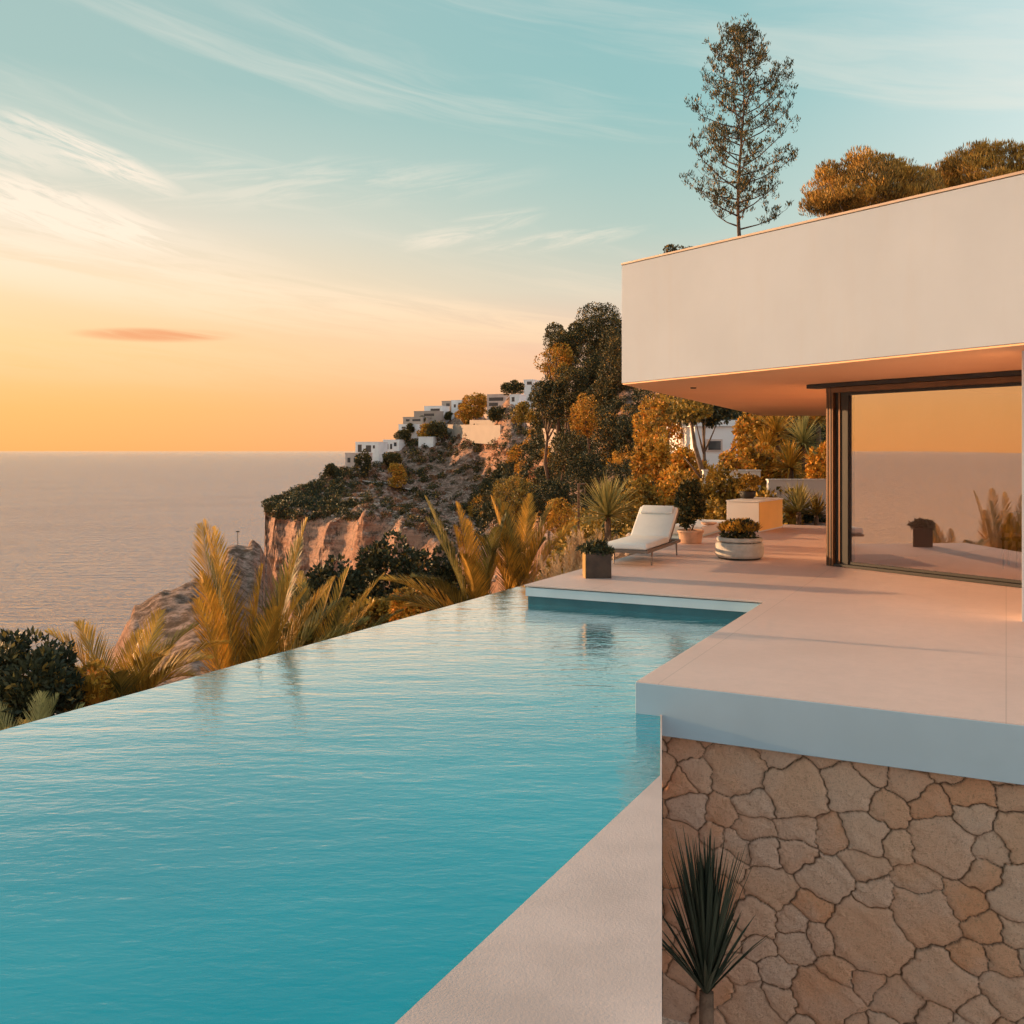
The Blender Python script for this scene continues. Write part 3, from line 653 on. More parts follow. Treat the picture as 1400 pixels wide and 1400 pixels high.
def frond_mesh(rg, L, e0, droop, ll=.42, n=70, w=.011, vee=.6, sweep=.9, tipcurl=0.0):
    """pinnate frond in the xz-plane, rising at e0 (deg) and bending by droop (deg)"""
    p = Vector((0, 0, 0)); pts = []; e = R(e0); N = 26
    for i in range(N+1):
        pts.append((p.copy(), e)); t = i/N
        e = R(e0)-R(droop)*(t**1.6)-R(tipcurl)*(t**5)
        p = p+Vector((math.cos(e), 0, math.sin(e)))*(L/N)
    mb = MB(); mb.tube([q[0] for q in pts], [max(.003, .022*(1-.9*i/N)) for i in range(N+1)], 5)
    for k in range(n):
        t = .16+.84*(k+.5)/n; f = t*N; i = min(int(f), N-1); p = pts[i][0].lerp(pts[i+1][0], f-i); e = pts[i][1]
        tg = Vector((math.cos(e), 0, math.sin(e))); nr_ = Vector((-math.sin(e), 0, math.cos(e)))
        l = ll*(math.sin(math.pi*min(1, (t*.86+.14)))**.55)*(1.05-.25*t)
        for s in (-1, 1):
            d = (Vector((0, s, 0))*rg.uniform(.8, 1)+nr_*vee*rg.uniform(.6, 1.2)+tg*(sweep+.5*t)*rg.uniform(.85, 1.15)).normalized()
            l2 = l*rg.uniform(.85, 1.1); q0 = p; q1 = p+d*l2*.5; q2 = p+d*l2-Vector((0, 0, 1))*l2*.10*rg.uniform(.3, 1.4)
            wv_ = tg.cross(d); wv_ = (tg-d*tg.dot(d)).normalized()*w
            mb.add([q0-wv_*.5, q0+wv_*.5, q1+wv_, q1-wv_, q2], [(0, 1, 2, 3), (3, 2, 4)])
    return mb
def palm(loc, fronds, label, trunk_h=.5, m='palm', ll=.42, n=70, w=.011, seed=3, tr=.16, group=None, SC=1.0):
    rg = np.random.default_rng(seed); t = empty('palm', loc); tag(t, label, 'palm', group)
    MB().tube([(0, 0, -.6), (0, 0, trunk_h*.5), (0, 0, trunk_h)], [tr*1.1, tr, tr*.7], 10).build('trunk', M['bark'], t, smooth=True)
    fronds = list(fronds)+[(a+rg.uniform(-45, 45), min(88, e+rg.uniform(-9, 7)), l*rg.uniform(.7, .98), d*rg.uniform(.7, 1.3)) for (a, e, l, d) in fronds[::2]]
    for (az_, e0, L, dr) in fronds:
        mb = frond_mesh(rg, L*SC, e0, dr*.8, ll*rg.uniform(.9, 1.1), int(n*.95), w*.62, vee=.5, sweep=1.35); o = mb.build('frond', M['palm_green'] if (m == 'palm' and rg.random() < .4) else M[m], t)
        o.location = (0, 0, trunk_h-.05); o.rotation_euler = (R(rg.uniform(-12, 12)), 0, R(az_))
    return t

# ------------------------------------------------------------------ near planting beyond the pool edge
pB = P(334, 1080, 12.2)
palm(pB, [(180, 83, 3.2, 10), (150, 87, 3.1, 6), (100, 83, 3.2, 14), (200, 84, 2.9, 12), (60, 82, 3.0, 10), (20, 80, 3.35, 6), (5, 74, 2.7, 30), (0, 66, 2.6, 50),
          (-20, 62, 2.5, 55), (30, 70, 2.5, 45), (-100, 80, 2.6, 25), (-60, 74, 2.5, 35), (240, 84, 2.6, 14)],
     'tall upright feathery palm with golden fronds, highest beyond the pool edge', .25, ll=.62, n=95, w=.012, seed=5)
pB2 = P(432, 990, 13.2)
palm(pB2, [(10, 74, 2.1, 35), (-10, 64, 1.9, 50), (40, 80, 2.0, 20), (170, 80, 1.9, 25), (200, 70, 1.8, 45), (-60, 74, 1.9, 40), (90, 78, 2.0, 30), (-140, 72, 1.8, 40)],
     'short golden feathery palm tucked right of the tall palm beside the pool edge', .2, ll=.42, n=70, w=.011, seed=6)
pA = P(165, 1075, 10.8)
palm(pA, [(10, 78, 1.9, 100), (-10, 74, 1.9, 90), (30, 80, 1.8, 70), (180, 80, 1.8, 70), (200, 76, 1.7, 80), (150, 84, 1.7, 40), (-80, 78, 1.6, 80), (-40, 80, 1.9, 95), (90, 84, 1.8, 50), (-110, 70, 1.5, 60), (230, 76, 1.5, 70)],
     'arching golden palm with drooping fronds next to the dark shrub at the pool edge', .25, ll=.48, n=80, w=.011, seed=8)
pC = P(40, 1118, 9.2)
palm(pC, [(a, e_, 1.05, 30) for a, e_ in ((0, 62), (25, 72), (60, 78), (150, 74), (180, 62), (200, 70), (-30, 66), (-90, 74), (-150, 64), (100, 82), (10, 44), (170, 46))],
     'small grey-green palm tips rising at the lower left corner of the pool edge', .15, m='fan', ll=.34, n=46, w=.009, seed=9)
pD = P(655, 890, 18.5)
palm(pD, [(178, 70, 3.1, 6), (172, 74, 2.7, 22), (150, 80, 2.8, 10), (20, 84, 2.6, 12), (-60, 80, 2.4, 25), (185, 48, 2.4, 55), (195, 40, 2.2, 60), (-120, 70, 2.2, 40), (215, 56, 2.2, 55)],
     'leaning golden palm with one long frond pointing up left beyond the pool', .3, ll=.6, n=85, w=.014, seed=12, SC=.93)
pE = P(708, 870, 19.3)
palm(pE, [(90, 86, 2.8, 10), (0, 80, 2.8, 24), (180, 82, 2.8, 14), (10, 72, 2.6, 45), (-30, 78, 2.5, 35), (140, 84, 2.7, 12), (-90, 80, 2.3, 30), (200, 72, 2.3, 35), (40, 82, 2.7, 20), (-10, 62, 2.1, 60)],
     'dense upright golden palm standing left of the feathery pampas grass', .3, ll=.6, n=85, w=.014, seed=13, SC=.92)
# shrubs along the edge
def bush(px, pt, pb, rpx, D, label, group=None, m='leaf_dark', nleaf=5000, L=.12, Wd=.035, seed=1, cat='shrub', name='shrub', **kw):
    """crown seen from row pt to pb, half width rpx px, at distance D"""
    r = rpx/F*D; top = P(px, pt, D); zb = P(px, pb, D).z; rz_ = (top.z-zb)/2; gz_ = min(groundz(top.x, D), zb-.05)
    return tree(name, (top.x, D, gz_), top.z-gz_, (r, r*.95, rz_), label, cat, group, m, nleaf, L, Wd, seed, **kw)
bush(28, 872, 1010, 82, 9.9, 'dark green leafy shrub at the far left beyond the pool edge', nleaf=9000, L=.085, Wd=.02, seed=21, nclump=60, clump=.26, up=.6)
bush(452, 772, 900, 52, 29, 'dark rounded bush at the foot of the cliff, leftmost of the round bushes', nleaf=9000, L=.15, Wd=.05, seed=22, nclump=40)
bush(532, 738, 890, 56, 31, 'tallest dark rounded bush, between the cliff face and the pool edge', nleaf=11000, L=.15, Wd=.05, seed=23, nclump=44)
bush(598, 742, 870, 44, 33, 'dark round bush just left of the leaning palm', nleaf=7000, L=.15, Wd=.05, seed=24, nclump=34)
bush(508, 822, 880, 40, 26, 'low dark bush squeezed against the pool edge under the tallest bush', m='leaf_mid', nleaf=4500, L=.13, Wd=.045, seed=25)
bush(556, 806, 862, 26, 24, 'small golden bush at the pool edge left of the low palm fronds', m='leaf_sun_tint', nleaf=3000, L=.11, Wd=.04, seed=26)
bush(118, 905, 1010, 30, 10.4, 'small golden shrub between the dark shrub and the arching palm', m='leaf_sun_tint', nleaf=2500, L=.07, Wd=.022, seed=27)
bush(395, 850, 930, 46, 13.6, 'low dark undergrowth shrub between the two tall palms', m='leaf_mid', nleaf=3000, L=.09, Wd=.03, seed=28)
# pampas grass
def grass(px, py, D, n, L, label, seed, plumes=14, spread=(48, 88)):
    rg = np.random.default_rng(seed); loc = P(px, py, D); t = empty('ornamental_grass', loc); tag(t, label, 'grass clump', 'feathery grass clumps at the terrace edge')
    V, Fs = sword_rosette(rg, n, L, .006, spread, .9, 5); MB().add(V, Fs).build('blades', M['grass'], t)
    mb = MB()
    for k in range(plumes):
        a = R(rg.uniform(0, 360)); e_ = R(rg.uniform(62, 86)); l = L*rg.uniform(.95, 1.25); d = Vector((math.cos(a)*math.cos(e_), math.sin(a)*math.cos(e_), math.sin(e_)))
        mb.tube([(0, 0, 0), d*l*.7], .004, 4)
        for j in range(60):
            t_ = .6+.4*j/60; p = d*l*t_; q = Vector(rg.normal(0, 1, 3)); q = (d*1.6+q*.5).normalized(); s = q.cross(Vector(rg.normal(0, 1, 3))).normalized()*.006
            mb.add([p, p+q*.05+s, p+q*.11, p+q*.05-s], [(0, 1, 2, 3)])
    mb.build('plumes', M['grass'], t)
grass(772, 842, 16.3, 260, .95, 'pinkish feathery grass clump beside the dense palm', 31)
grass(800, 822, 16.6, 240, 1.0, 'tall pinkish feathery grass clump with plumes behind the square planter', 32, 20, (60, 88))
grass(752, 850, 17.0, 240, .9, 'low pinkish grass clump leaning over the far pool corner', 33, 8)
grass(826, 800, 17.2, 160, .7, 'short feathery grass clump under the fan-shaped yucca', 34, 12)
# fan rosette
def yucca(px, py, D, n, L, w, label, seed, th=.4, m='fan', elev=(-15, 88), group=None, name='yucca', droop=.15, tr=.07):
    rg = np.random.default_rng(seed); loc = P(px, py, D); loc.z = min(loc.z, loc.z); t = empty(name, (loc.x, loc.y, loc.z-th)); tag(t, label, 'spiky plant', group)
    V, Fs = sword_rosette(rg, n, L, w, elev, droop); o = MB().add(V, Fs).build('leaves', M[m], t); o.location = (0, 0, th)
    MB().tube([(0, 0, -.3), (0, 0, th*.6), (0, 0, th)], [tr, tr, tr*.8], 8).build('trunk', M['bark'], t, smooth=True); return t
yucca(831, 706, 19.3, 170, .86, .024, 'large round spiky yucca with pale green sword leaves behind the lounger', 41, .75)
# ------------------------------------------------------------------ pots on the terrace
pq = G(818, 791); 
sq = empty('square_planter', (pq.x, pq.y+.17, 0), R(2)); tag(sq, 'dark square planter with low trailing plants at the pool corner', 'planter')
MB().box(-.18, .18, -.17, .17, .0, .34).build('pot', M['darkpot'], sq, bevel=.006)
MB().box(-.192, -.182, -.175, .175, .002, .345).build('brass_edge', M['gold'], sq)
MB().box(-.16, .16, -.15, .15, .341, .348).build('soil', M['soil'], sq)
V, Fx = crown_arrays(np.random.default_rng(51), (.23, .2, .09), 18, 1300, .07, .014, .4, 0, .2); V[:, 2] += .40
link('foliage', npmesh('foliage', V, Fx), M['leaf_dark'], sq)
rp = G(1018, 767); rp.y += .36
ro = empty('round_planter', (rp.x, rp.y, 0)); tag(ro, 'wide round grey stone planter with a dense succulent shrub in mid terrace', 'planter')
MB().lathe([(0, .0), (.32, .0), (.34, .01), (.36, .03)], 48).build('foot', M['black'], ro, smooth=True)
MB().lathe([(.355, .03), (.385, .05), (.395, .09), (.395, .23), (.385, .26), (.355, .275), (.345, .278)], 56).build('bowl', M['stonepot'], ro, smooth=True)
MB().lathe([(.345, .286), (.37, .295), (.375, .315), (.372, .345), (.355, .36), (.325, .362), (.31, .35), (.31, .30), (0, .30)], 56).build('rim', M['stonepot'], ro, smooth=True)
rg = np.random.default_rng(52)
V = []; Fs = []
for k in range(150):
    a = rg.uniform(0, 2*math.pi); r = .27*math.sqrt(rg.uniform(0, 1)); hh = .30*(1-(r/.33)**2*.6)*rg.uniform(.8, 1.15); lean_ = .5*r/.3
    V0, F0 = sword_rosette(rg, 13, .12, .014, (25, 88), .1, 3); c = Vector((r*math.cos(a)*(1+lean_*.45), r*math.sin(a)*(1+lean_*.45), .34+hh*.72)); o = len(V)
    V += [q+c for q in V0]; Fs += [tuple(i+o for i in f) for f in F0]
MB().add(V, Fs).build('succulent', M['palm'], ro)
V, Fx = crown_arrays(np.random.default_rng(53), (.33, .33, .18), 24, 1200, .07, .02, .4); V[:, 2] += .46; link('inner_foliage', npmesh('inner', V, Fx), M['leaf_dark'], ro)
tp = G(947, 744); tp.y += .22
to = empty('terracotta_pot', (tp.x, tp.y, 0)); tag(to, 'weathered terracotta pot with a tall dark bushy plant behind the lounger', 'planter')
MB().lathe([(0, 0), (.19, 0), (.21, .02), (.235, .2), (.24, .205), (.255, .21), (.258, .25), (.24, .26), (.22, .25), (.22, .21), (0, .21)], 40).build('pot', M['terracotta'], to, smooth=True)
V, Fx = crown_arrays(np.random.default_rng(54), (.27, .27, .50), 34, 3800, .075, .024, .36, 0, .4); V[:, 2] += .74; link('foliage', npmesh('foliage', V, Fx), M['leaf_dark'], to)
mb = MB(); limbs(mb, np.random.default_rng(3), (0, 0, .2), (0, 0, .7), .015, (.25, .25, .3)); mb.build('stem', M['twig'], to)
# counter
q0 = G(1038, 728); q1 = G(1070, 721); q2 = G(997, 725.4)
bx_ = empty('outdoor_counter', (q0.x, q0.y, 0), math.atan2((q1-q0).y, (q1-q0).x)); tag(bx_, 'white boxy outdoor counter with a warm glow painted on its right side', 'counter')
wy = (q2-q0).length; lx = (q1-q0).length
Mq = Matrix(((1, 0, 0, 0), (0, 1, 0, 0), (0, 0, 1, 0), (0, 0, 0, 1)))
MB().box(0.012, lx-.012, .012, wy, .0, .655).build('body', M['white'], bx_, bevel=.004)
MB().box(0.02, lx-.004, .0, .011, .03, .655).build('side_glow_panel', M['ochre'], bx_, bevel=.002)  # thin panel added to carry the painted glow
MB().box(-.01, lx+.01, -.012, wy+.01, .66, .69).build('countertop', M['white'], bx_, bevel=.004)
cp = P(1022, 679, (q0.y+q1.y)/2+.45); cz = .69
cpo = empty('potted_shrub', (cp.x, cp.y, cz)); tag(cpo, 'small dark bowl pot with a bushy plant standing on the white counter', 'planter')
MB().lathe([(0, 0), (.13, 0), (.17, .06), (.19, .17), (.175, .175), (.16, .15), (0, .15)], 28).build('pot', M['black'], cpo, smooth=True)
V, Fx = crown_arrays(np.random.default_rng(55), (.30, .30, .22), 20, 1500, .07, .022, .38); V[:, 2] += .33; link('foliage', npmesh('foliage', V, Fx), M['leaf_mid'], cpo)
# low bench with dish
be = G(983, 735); bo = empty('low_bench', (be.x-.35, be.y+.9, 0), math.atan2(u.y, u.x)); tag(bo, 'low white plastered bench block behind the terracotta pot', 'bench')
MB().box(-.8, 1.4, -.4, .35, .05, .22).build('seat', M['white'], bo, bevel=.01); MB().box(-.74, 1.34, -.35, .30, 0, .049).build('plinth', M['poolwall'], bo)
di = empty('stone_dish', (be.x-.1, be.y+.55, .22)); tag(di, 'small round stone dish on the low white bench', 'dish')
MB().lathe([(0, 0), (.10, 0), (.16, .03), (.17, .055), (.15, .06), (.11, .04), (0, .03)], 28).build('bowl', M['terracotta'], di, smooth=True)
# yucca in the sunken bed and behind it another
yu = G(965, 1232, -2.0)
rg = np.random.default_rng(61)
yb = empty('yucca', (1.30, 6.55, -2.62)); tag(yb, 'dark spiky yucca in front of the stone wall', 'spiky plant')
V, Fs = sword_rosette(rg, 120, 1.02, .015, (72, 90), .10, 4); V2, F2 = sword_rosette(rg, 50, .62, .015, (45, 74), .2, 4); Fs = Fs+[tuple(i+len(V) for i in f) for f in F2]; V = V+V2; o = MB().add(V, Fs).build('leaves', M['yucca'], yb); o.location = (0, 0, .78)
MB().tube([(0, 0, -.05), (0, 0, .4), (0, 0, .8)], [.075, .055, .05], 8).build('trunk', M['bark'], yb, smooth=True)

# slender post lamp at the terrace edge
lp = P(791, 716, 19.6); lo_ = empty('path_lamp', (lp.x, lp.y, -.5)); tag(lo_, 'slim bronze post lamp with a flat arm beside the yucca', 'lamp')
MB().box(-.022, .022, -.022, .022, 0, 1.62).build('post', M['bronze'], lo_); MB().box(-.022, .15, -.03, .03, 1.623, 1.645).build('arm', M['bronze'], lo_)
# agaves and wall behind the terrace
yucca(1092, 700, 25.8, 150, .85, .022, 'spiky agave against the low white garden wall beside the window frame', 71, .25, elev=(5, 85), m='fan')
yucca(1116, 705, 26.4, 110, .7, .02, 'smaller spiky agave hidden behind the window frame edge', 72, .2, elev=(5, 85), m='leaf_mid')
a0 = P(1060, 690, 29.5); gw = empty('garden_wall', (a0.x, a0.y, -.6)); tag(gw, 'low white rendered garden wall behind the agaves', 'garden wall')
MB().box(-.2, 2.2, 0, .25, 0, 1.5).build('wall_face', M['white'], gw, bevel=.01); MB().box(-.22, 2.22, -.02, .27, 1.503, 1.54).build('coping', M['white'], gw)
a0 = P(975, 690, 31.0); gw = empty('garden_wall', (a0.x, a0.y, -.6)); tag(gw, 'white rendered garden wall hidden by shrubs left of the counter', 'garden wall')
MB().box(-.3, 1.5, 0, .25, 0, 1.75).build('wall_face', M['white'], gw, bevel=.01); MB().box(-.32, 1.52, -.02, .27, 1.753, 1.79).build('coping', M['white'], gw)
# ------------------------------------------------------------------ garden trees behind the terrace
def gt(px, pt, pb, rpx, D, label, seed, m='leaf_sun_tint', n=5000, L=.16, Wd=.05, **kw):
    kw.setdefault('nclump', 34); kw.setdefault('clump', .28)
    return bush(px, pt, pb, rpx, D, label, None, m, n, L, Wd, seed, cat=kw.pop('cat', 'tree'), name=kw.pop('name', 'garden_tree'), **kw)
gt(908, 540, 640, 38, 46, 'golden leafy tree left of the white cottage with a bare curved trunk', 101, n=5200, lean=(-.2, 0))
gt(898, 590, 700, 34, 38, 'golden tree in front of the dark wooded slope behind the lounger', 102, n=5000)
gt(940, 614, 700, 32, 36, 'tree with sunlit orange painted into its leaves below the white cottage', 103, n=4200)
gt(960, 532, 584, 42, 40, 'dark umbrella crown shading the white cottage roof', 104, m='leaf_dark', n=4200)
gt(930, 650, 740, 40, 31, 'orange undergrowth shrub directly behind the lounger backrest', 105, cat='shrub', name='shrub', n=3800, L=.12, Wd=.04)
gt(985, 640, 720, 34, 29, 'russet leafy shrub behind the low white bench', 106, m='leaf_mid', cat='shrub', name='shrub', n=3000, L=.12, Wd=.04)
gt(1025, 596, 690, 46, 33, 'russet broad-leaved bush behind the white counter', 107, n=6000, L=.13, Wd=.05)
gt(1036, 560, 640, 34, 37, 'golden fluffy tree right of the white cottage', 108, n=5000)
gt(875, 655, 740, 34, 30, 'golden shrub behind the big round yucca', 109, m='leaf_mid', cat='shrub', name='shrub', n=3400, L=.12, Wd=.04)
gt(1128, 600, 720, 30, 31, 'tree with sunlit orange painted into its leaves beside the bronze window jamb', 110, n=3800, L=.13, Wd=.045)
gt(1110, 545, 660, 70, 44, 'dark tree mass behind the strappy yuccas', 111, m='leaf_dark', n=7000)
gt(1078, 696, 726, 17, 27.2, 'low golden ground shrub at the foot of the spiky agave', 113, m='leaf_mid', n=1600, L=.11, Wd=.035, cat='shrub', name='shrub')
gt(1108, 698, 728, 18, 27.8, 'low dark ground shrub between the two agaves', 114, m='leaf_dark', n=1600, L=.11, Wd=.035, cat='shrub', name='shrub')
gt(985, 520, 640, 60, 62, 'dark tree behind the white cottage', 112, m='leaf_dark', n=6000, L=.22, Wd=.07)
for k, (px, py, D, L) in enumerate([(1062, 592, 35, 1.25), (1098, 606, 34, 1.2), (1118, 575, 36, 1.2), (1080, 640, 32, 1.0), (1048, 615, 34.5, .9)]):
    rg = np.random.default_rng(120+k); p = P(px, py, D); gz_ = groundz(p.x, p.y)
    lab = ['tall strappy yucca head right of the golden fluffy tree', 'broad strappy yucca head in the middle of the tree group', 'high strappy yucca head by the roof edge beside the window', 'lowest strappy yucca head above the garden wall', 'small strappy yucca head above the counter'][k]
    t = empty('tree_yucca', (p.x, p.y, gz_)); tag(t, lab, 'tree')
    V, Fs = sword_rosette(rg, 150, L, .03, (-35, 88), .5); o = MB().add(V, Fs).build('leaf_head', M['palm'] if k != 1 else M['fan'], t); o.location = (0, 0, p.z-gz_)
    MB().tube([(.2, 0, -.3), (.05, 0, (p.z-gz_)*.6), (0, 0, p.z-gz_)], [.13, .1, .09], 8).build('trunk', M['bark'], t, smooth=True)
# bare curved trunk
t = empty('bare_tree', P(955, 700, 33)); tag(t, 'slender tree with bare curving trunks in front of the cottage', 'tree')
o0 = t.location
tr_ = lambda px, py, D=33: P(px, py, D)-o0
MB().tube([tr_(972, 712), tr_(962, 650), tr_(950, 610), tr_(945, 575)], [.11, .09, .07, .05], 8).build('trunk', M['bark'], t, smooth=True)
MB().tube([tr_(966, 680), tr_(978, 650), tr_(992, 625), tr_(1006, 610)], [.06, .05, .035, .02], 6).build('limb', M['bark'], t, smooth=True)
MB().tube([tr_(963, 660), tr_(948, 640), tr_(935, 625)], [.05, .035, .02], 6).build('limb', M['bark'], t, smooth=True)
V, Fx = crown_arrays(np.random.default_rng(130), (1.0, .9, .5), 16, 1500, .14, .05, .35); V += np.array(tr_(946, 556)); link('crown', npmesh('crown', V, Fx), M['leaf_mid'], t)
# white cottage
def villa(px0, px1, yt, yb, D, label, wins=(), depth=7, m='villa', found=5, roofedge=True, rot=0, group=None, terr=None):
    a = P(px0, yb, D); b2 = P(px1, yb, D); t = empty('hillside_house', (a.x, D, a.z), R(rot)); tag(t, label, 'house', group)
    w_ = b2.x-a.x; h_ = (yb-yt)/F*D
    MB().box(0, w_, 0, depth, -found, h_).build('walls', M[m], t)
    if roofedge: MB().box(-.12, w_+.12, -.12, depth+.12, h_+.003, h_+.28).build('flat_roof', M[m], t)
    for (wx0, wx1, wy0, wy1) in wins:
        x0 = (wx0-px0)/F*D; x1 = (wx1-px0)/F*D; z1 = (yb-wy0)/F*D; z0_ = (yb-wy1)/F*D
        wf = MB().box(x0-.08, x1+.08, -.05, -.004, z0_-.08, z1+.08).build('window', M['villa_pink'] if m == 'villa' else M['black'], t)
        MB().box(x0, x1, -.075, -.054, z0_, z1).build('pane', M['dark_glass'], wf)
    return t
villa(950, 1008, 583, 640, 43, 'white cottage with one square window among the garden trees', [(968, 985, 603, 615)], found=3)
SMALLB = []
def vill(px0, px1, yt, yb, label, wins=(), **kw):
    kw.setdefault('rot', -24)
    dd = kw.pop('dd', 0); D = kw.pop('D', None) or (hit((px0+px1)/2, yb, 150) or 400)+dd; kw.setdefault('found', 9); return villa(px0, px1, yt, yb, D, label, wins, **kw)
HG = None
vill(472, 500, 620, 640, 'lowest pinkish villa terrace block at the seaward tip of the hillside houses', [(476, 480, 626, 632), (486, 490, 626, 632)], m='villa_pink')
vill(486, 523, 605, 622, 'white villa with large dark window at the seaward end of the row', [(490, 496, 608, 618), (503, 511, 609, 618), (514, 517, 609, 613)])
vill(524, 549, 602, 618, 'white villa second from the sea with two small windows', [(529, 532, 607, 614), (535, 538, 607, 614), (541, 545, 605, 610)])
vill(513, 521, 621, 634, 'narrow white annex below the second villa')
vill(545, 574, 581, 590, 'low white terrace house above the green clump', [(550, 556, 583.5, 586), (560, 570, 583.5, 586)], D=421)
vill(551, 582, 571, 581, 'stepped pale terrace house second from the bottom of the stack', [(556, 561, 573.5, 576), (566, 578, 573.5, 576)], m='wall_beige', D=426)
vill(566, 600, 563, 573, 'stepped pale house in the middle of the stack', [(582, 597, 566, 569)], m='wall_beige', D=431)
vill(580, 608, 556, 566, 'pale house with a sloping parapet near the top of the stack', [(590, 604, 559, 562)], D=436)
vill(604, 619, 549, 568, 'tall narrow pale house at the top of the stepped stack', [(611, 616, 552, 560)], m='wall_beige', D=441)
vill(617, 640, 548, 566, 'white house with dark corner window at the top right of the stack', [(628, 639, 551, 559), (621, 624, 553, 557)], D=438)
for k_, (a_, b_, c__) in enumerate([(561, 585, 5), (592, 573, 5), (612, 568, 5), (577, 574, 4)]):
    SMALLB.append((a_, b_, c__))
vill(572, 595, 598, 609, 'white box house standing alone below the orange bushes')
vill(666, 694, 540, 557, 'pinkish house with open balconies among pines', [(669, 690, 544, 548), (669, 682, 551, 555)], m='villa_pink')
vill(697, 711, 540, 553, 'small white house between two pines', [(700, 704, 543, 549)])
vill(716, 730, 520, 531, 'highest small white house beside the big pines', [(721, 728, 522, 526)])
vill(576, 590, 590, 597, 'tiny pale house half buried in orange bushes')
def rwall(px0, y0, px1, y1, hpx, label, m='wall_beige', name='retaining_wall'):
    D0 = hit(px0, y0+hpx, 150) or 390; D1 = hit(px1, y1+hpx, 150) or 390
    a = P(px0, y0, D0); b2 = P(px1, y1, D1); t = empty(name, a); tag(t, label, 'wall')
    d = b2-a; nn = Vector((-d.y, d.x, 0)).normalized()*.6; hh = hpx/F*D0+3
    V = [Vector((0, 0, 0)), d, d+nn, nn]; W4 = [q-Vector((0, 0, hh)) for q in V]
    MB().add(W4+V, [(3, 2, 1, 0), (4, 5, 6, 7), (0, 1, 5, 4), (1, 2, 6, 5), (2, 3, 7, 6), (3, 0, 4, 7)]).build('wall_face', M[m], t)
    cpn = Vector((0, 0, .25)); MB().add([q+Vector((0, 0, .01)) for q in V]+[q+cpn for q in V], [(3, 2, 1, 0), (4, 5, 6, 7), (0, 1, 5, 4), (1, 2, 6, 5), (2, 3, 7, 6), (3, 0, 4, 7)]).build('coping', M[m], t)
rwall(610, 581, 684, 582, 13, 'long beige retaining wall on the ridge, left stretch')
rwall(642, 575, 716, 575, 7, 'beige upper retaining wall on the ridge behind the long one')
rwall(574, 596, 610, 588, 8, 'short sloping beige wall leading down from the ridge wall')
rwall(724, 586, 790, 590, 11, 'rough pinkish stone terrace wall at the edge of the wood', m='rockb')
# foot path across the headland
ctr = [hitP(a, b_, 200) for a, b_ in zip(np.linspace(486, 566, 26), [654+16*t**.8+1.5*math.sin(t*9) for t in np.linspace(0, 1, 26)])]
ctr = [c for c in ctr if c is not None]
mb = MB(); V = []
for c in ctr: V += [c+Vector((0, -1.3, .35)), c+Vector((0, 1.3, .75))]
mb.add(V, [(2*k, 2*k+2, 2*k+3, 2*k+1) for k in range(len(ctr)-1)]); setting(mb.build('foot_path', M['wall_beige']))
# pole on the low rocks
pp = P(325, 742, 168); po = empty('marker_pole', (pp.x, pp.y, groundz(pp.x, pp.y)-.3)); tag(po, 'thin pole on the low rocks by the sea', 'pole')
MB().tube([(0, 0, 0), (0, 0, 3.4)], .05, 6).build('post', M['black'], po); MB().box(-.3, .3, -.05, .05, 3.3, 3.5).build('lamp_head', M['black'], po)

# ------------------------------------------------------------------ stuff: scrub, wood
def instance_mass(name, protos, plc, m, label, cat):
    """plc: list of (x,y,z,scale,rot,proto)"""
    Vs = []; Fs = []; o = 0
    for (x, y, z, s, r, k) in plc:
        V, Fx = protos[k]; c, s_ = math.cos(r), math.sin(r)
        Q = np.stack([(V[:, 0]*c-V[:, 1]*s_)*s+x, (V[:, 0]*s_+V[:, 1]*c)*s+y, V[:, 2]*s+z], -1)
        Vs.append(Q); Fs.append(Fx+o); o += len(V)
    return setting(link(name, npmesh(name, np.concatenate(Vs), np.concatenate(Fs)), m), 'stuff', label, cat)
pr = [crown_arrays(np.random.default_rng(200+k), (1, 1, .75), 12, 130, .34, .13, .38, 0, .3) for k in range(5)]
prb = [crown_arrays(np.random.default_rng(230+k), (1, 1, .85), 26, 760, .18, .055, .3, 0, .4) for k in range(5)]
rs = np.random.default_rng(300)
def scatter(poly_fn, n, smin, smax, nproto, sink=.2, dmin=24):
    out = []; 
    for _ in range(n):
        px, py, sm_ = poly_fn(rs)
        if px is None: continue
        D = hit(px, py, dmin)
        if D is None: continue
        z = H-(py-HY)/F*D; s = rs.uniform(smin, smax)*sm_
        out.append(((px-700)/F*D, D, z+s*sink, s, rs.uniform(0, 6.28), int(rs.integers(0, nproto))))
    return out
ridge_px = np.array([362, 410, 455, 500, 550, 600, 650, 700, 750, 800]); ridge_py = np.array([690, 668, 645, 640, 606, 592, 575, 560, 560, 560])
low_py = np.array([706, 708, 712, 708, 718, 735, 748, 750, 720, 700])
def scrub_fn(r):
    px = r.uniform(365, 800); a, b = np.interp(px, ridge_px, ridge_py), np.interp(px, ridge_px, low_py); py = r.uniform(a, b)
    cl_ = wave(np.array(px*.9), np.array(py*2.6), .045)
    dens = .16+1.2*max(0, float(cl_))
    if py < a+(b-a)*.25: dens += .35
    if r.random() > dens: return None, None, 1
    return px, py, 1
far_sc = scatter(scrub_fn, 2100, .6, 2.2, 5, .15, 180)
instance_mass('hillside_scrub', pr, far_sc, M['leaf_far'], 'dark low scrub dotted over the stony headland slope', 'scrub')
def cliffedge(r):
    px = r.uniform(364, 470); a, b = np.interp(px, ridge_px, ridge_py), np.interp(px, ridge_px, low_py); return px, r.uniform(a, b-14), 1
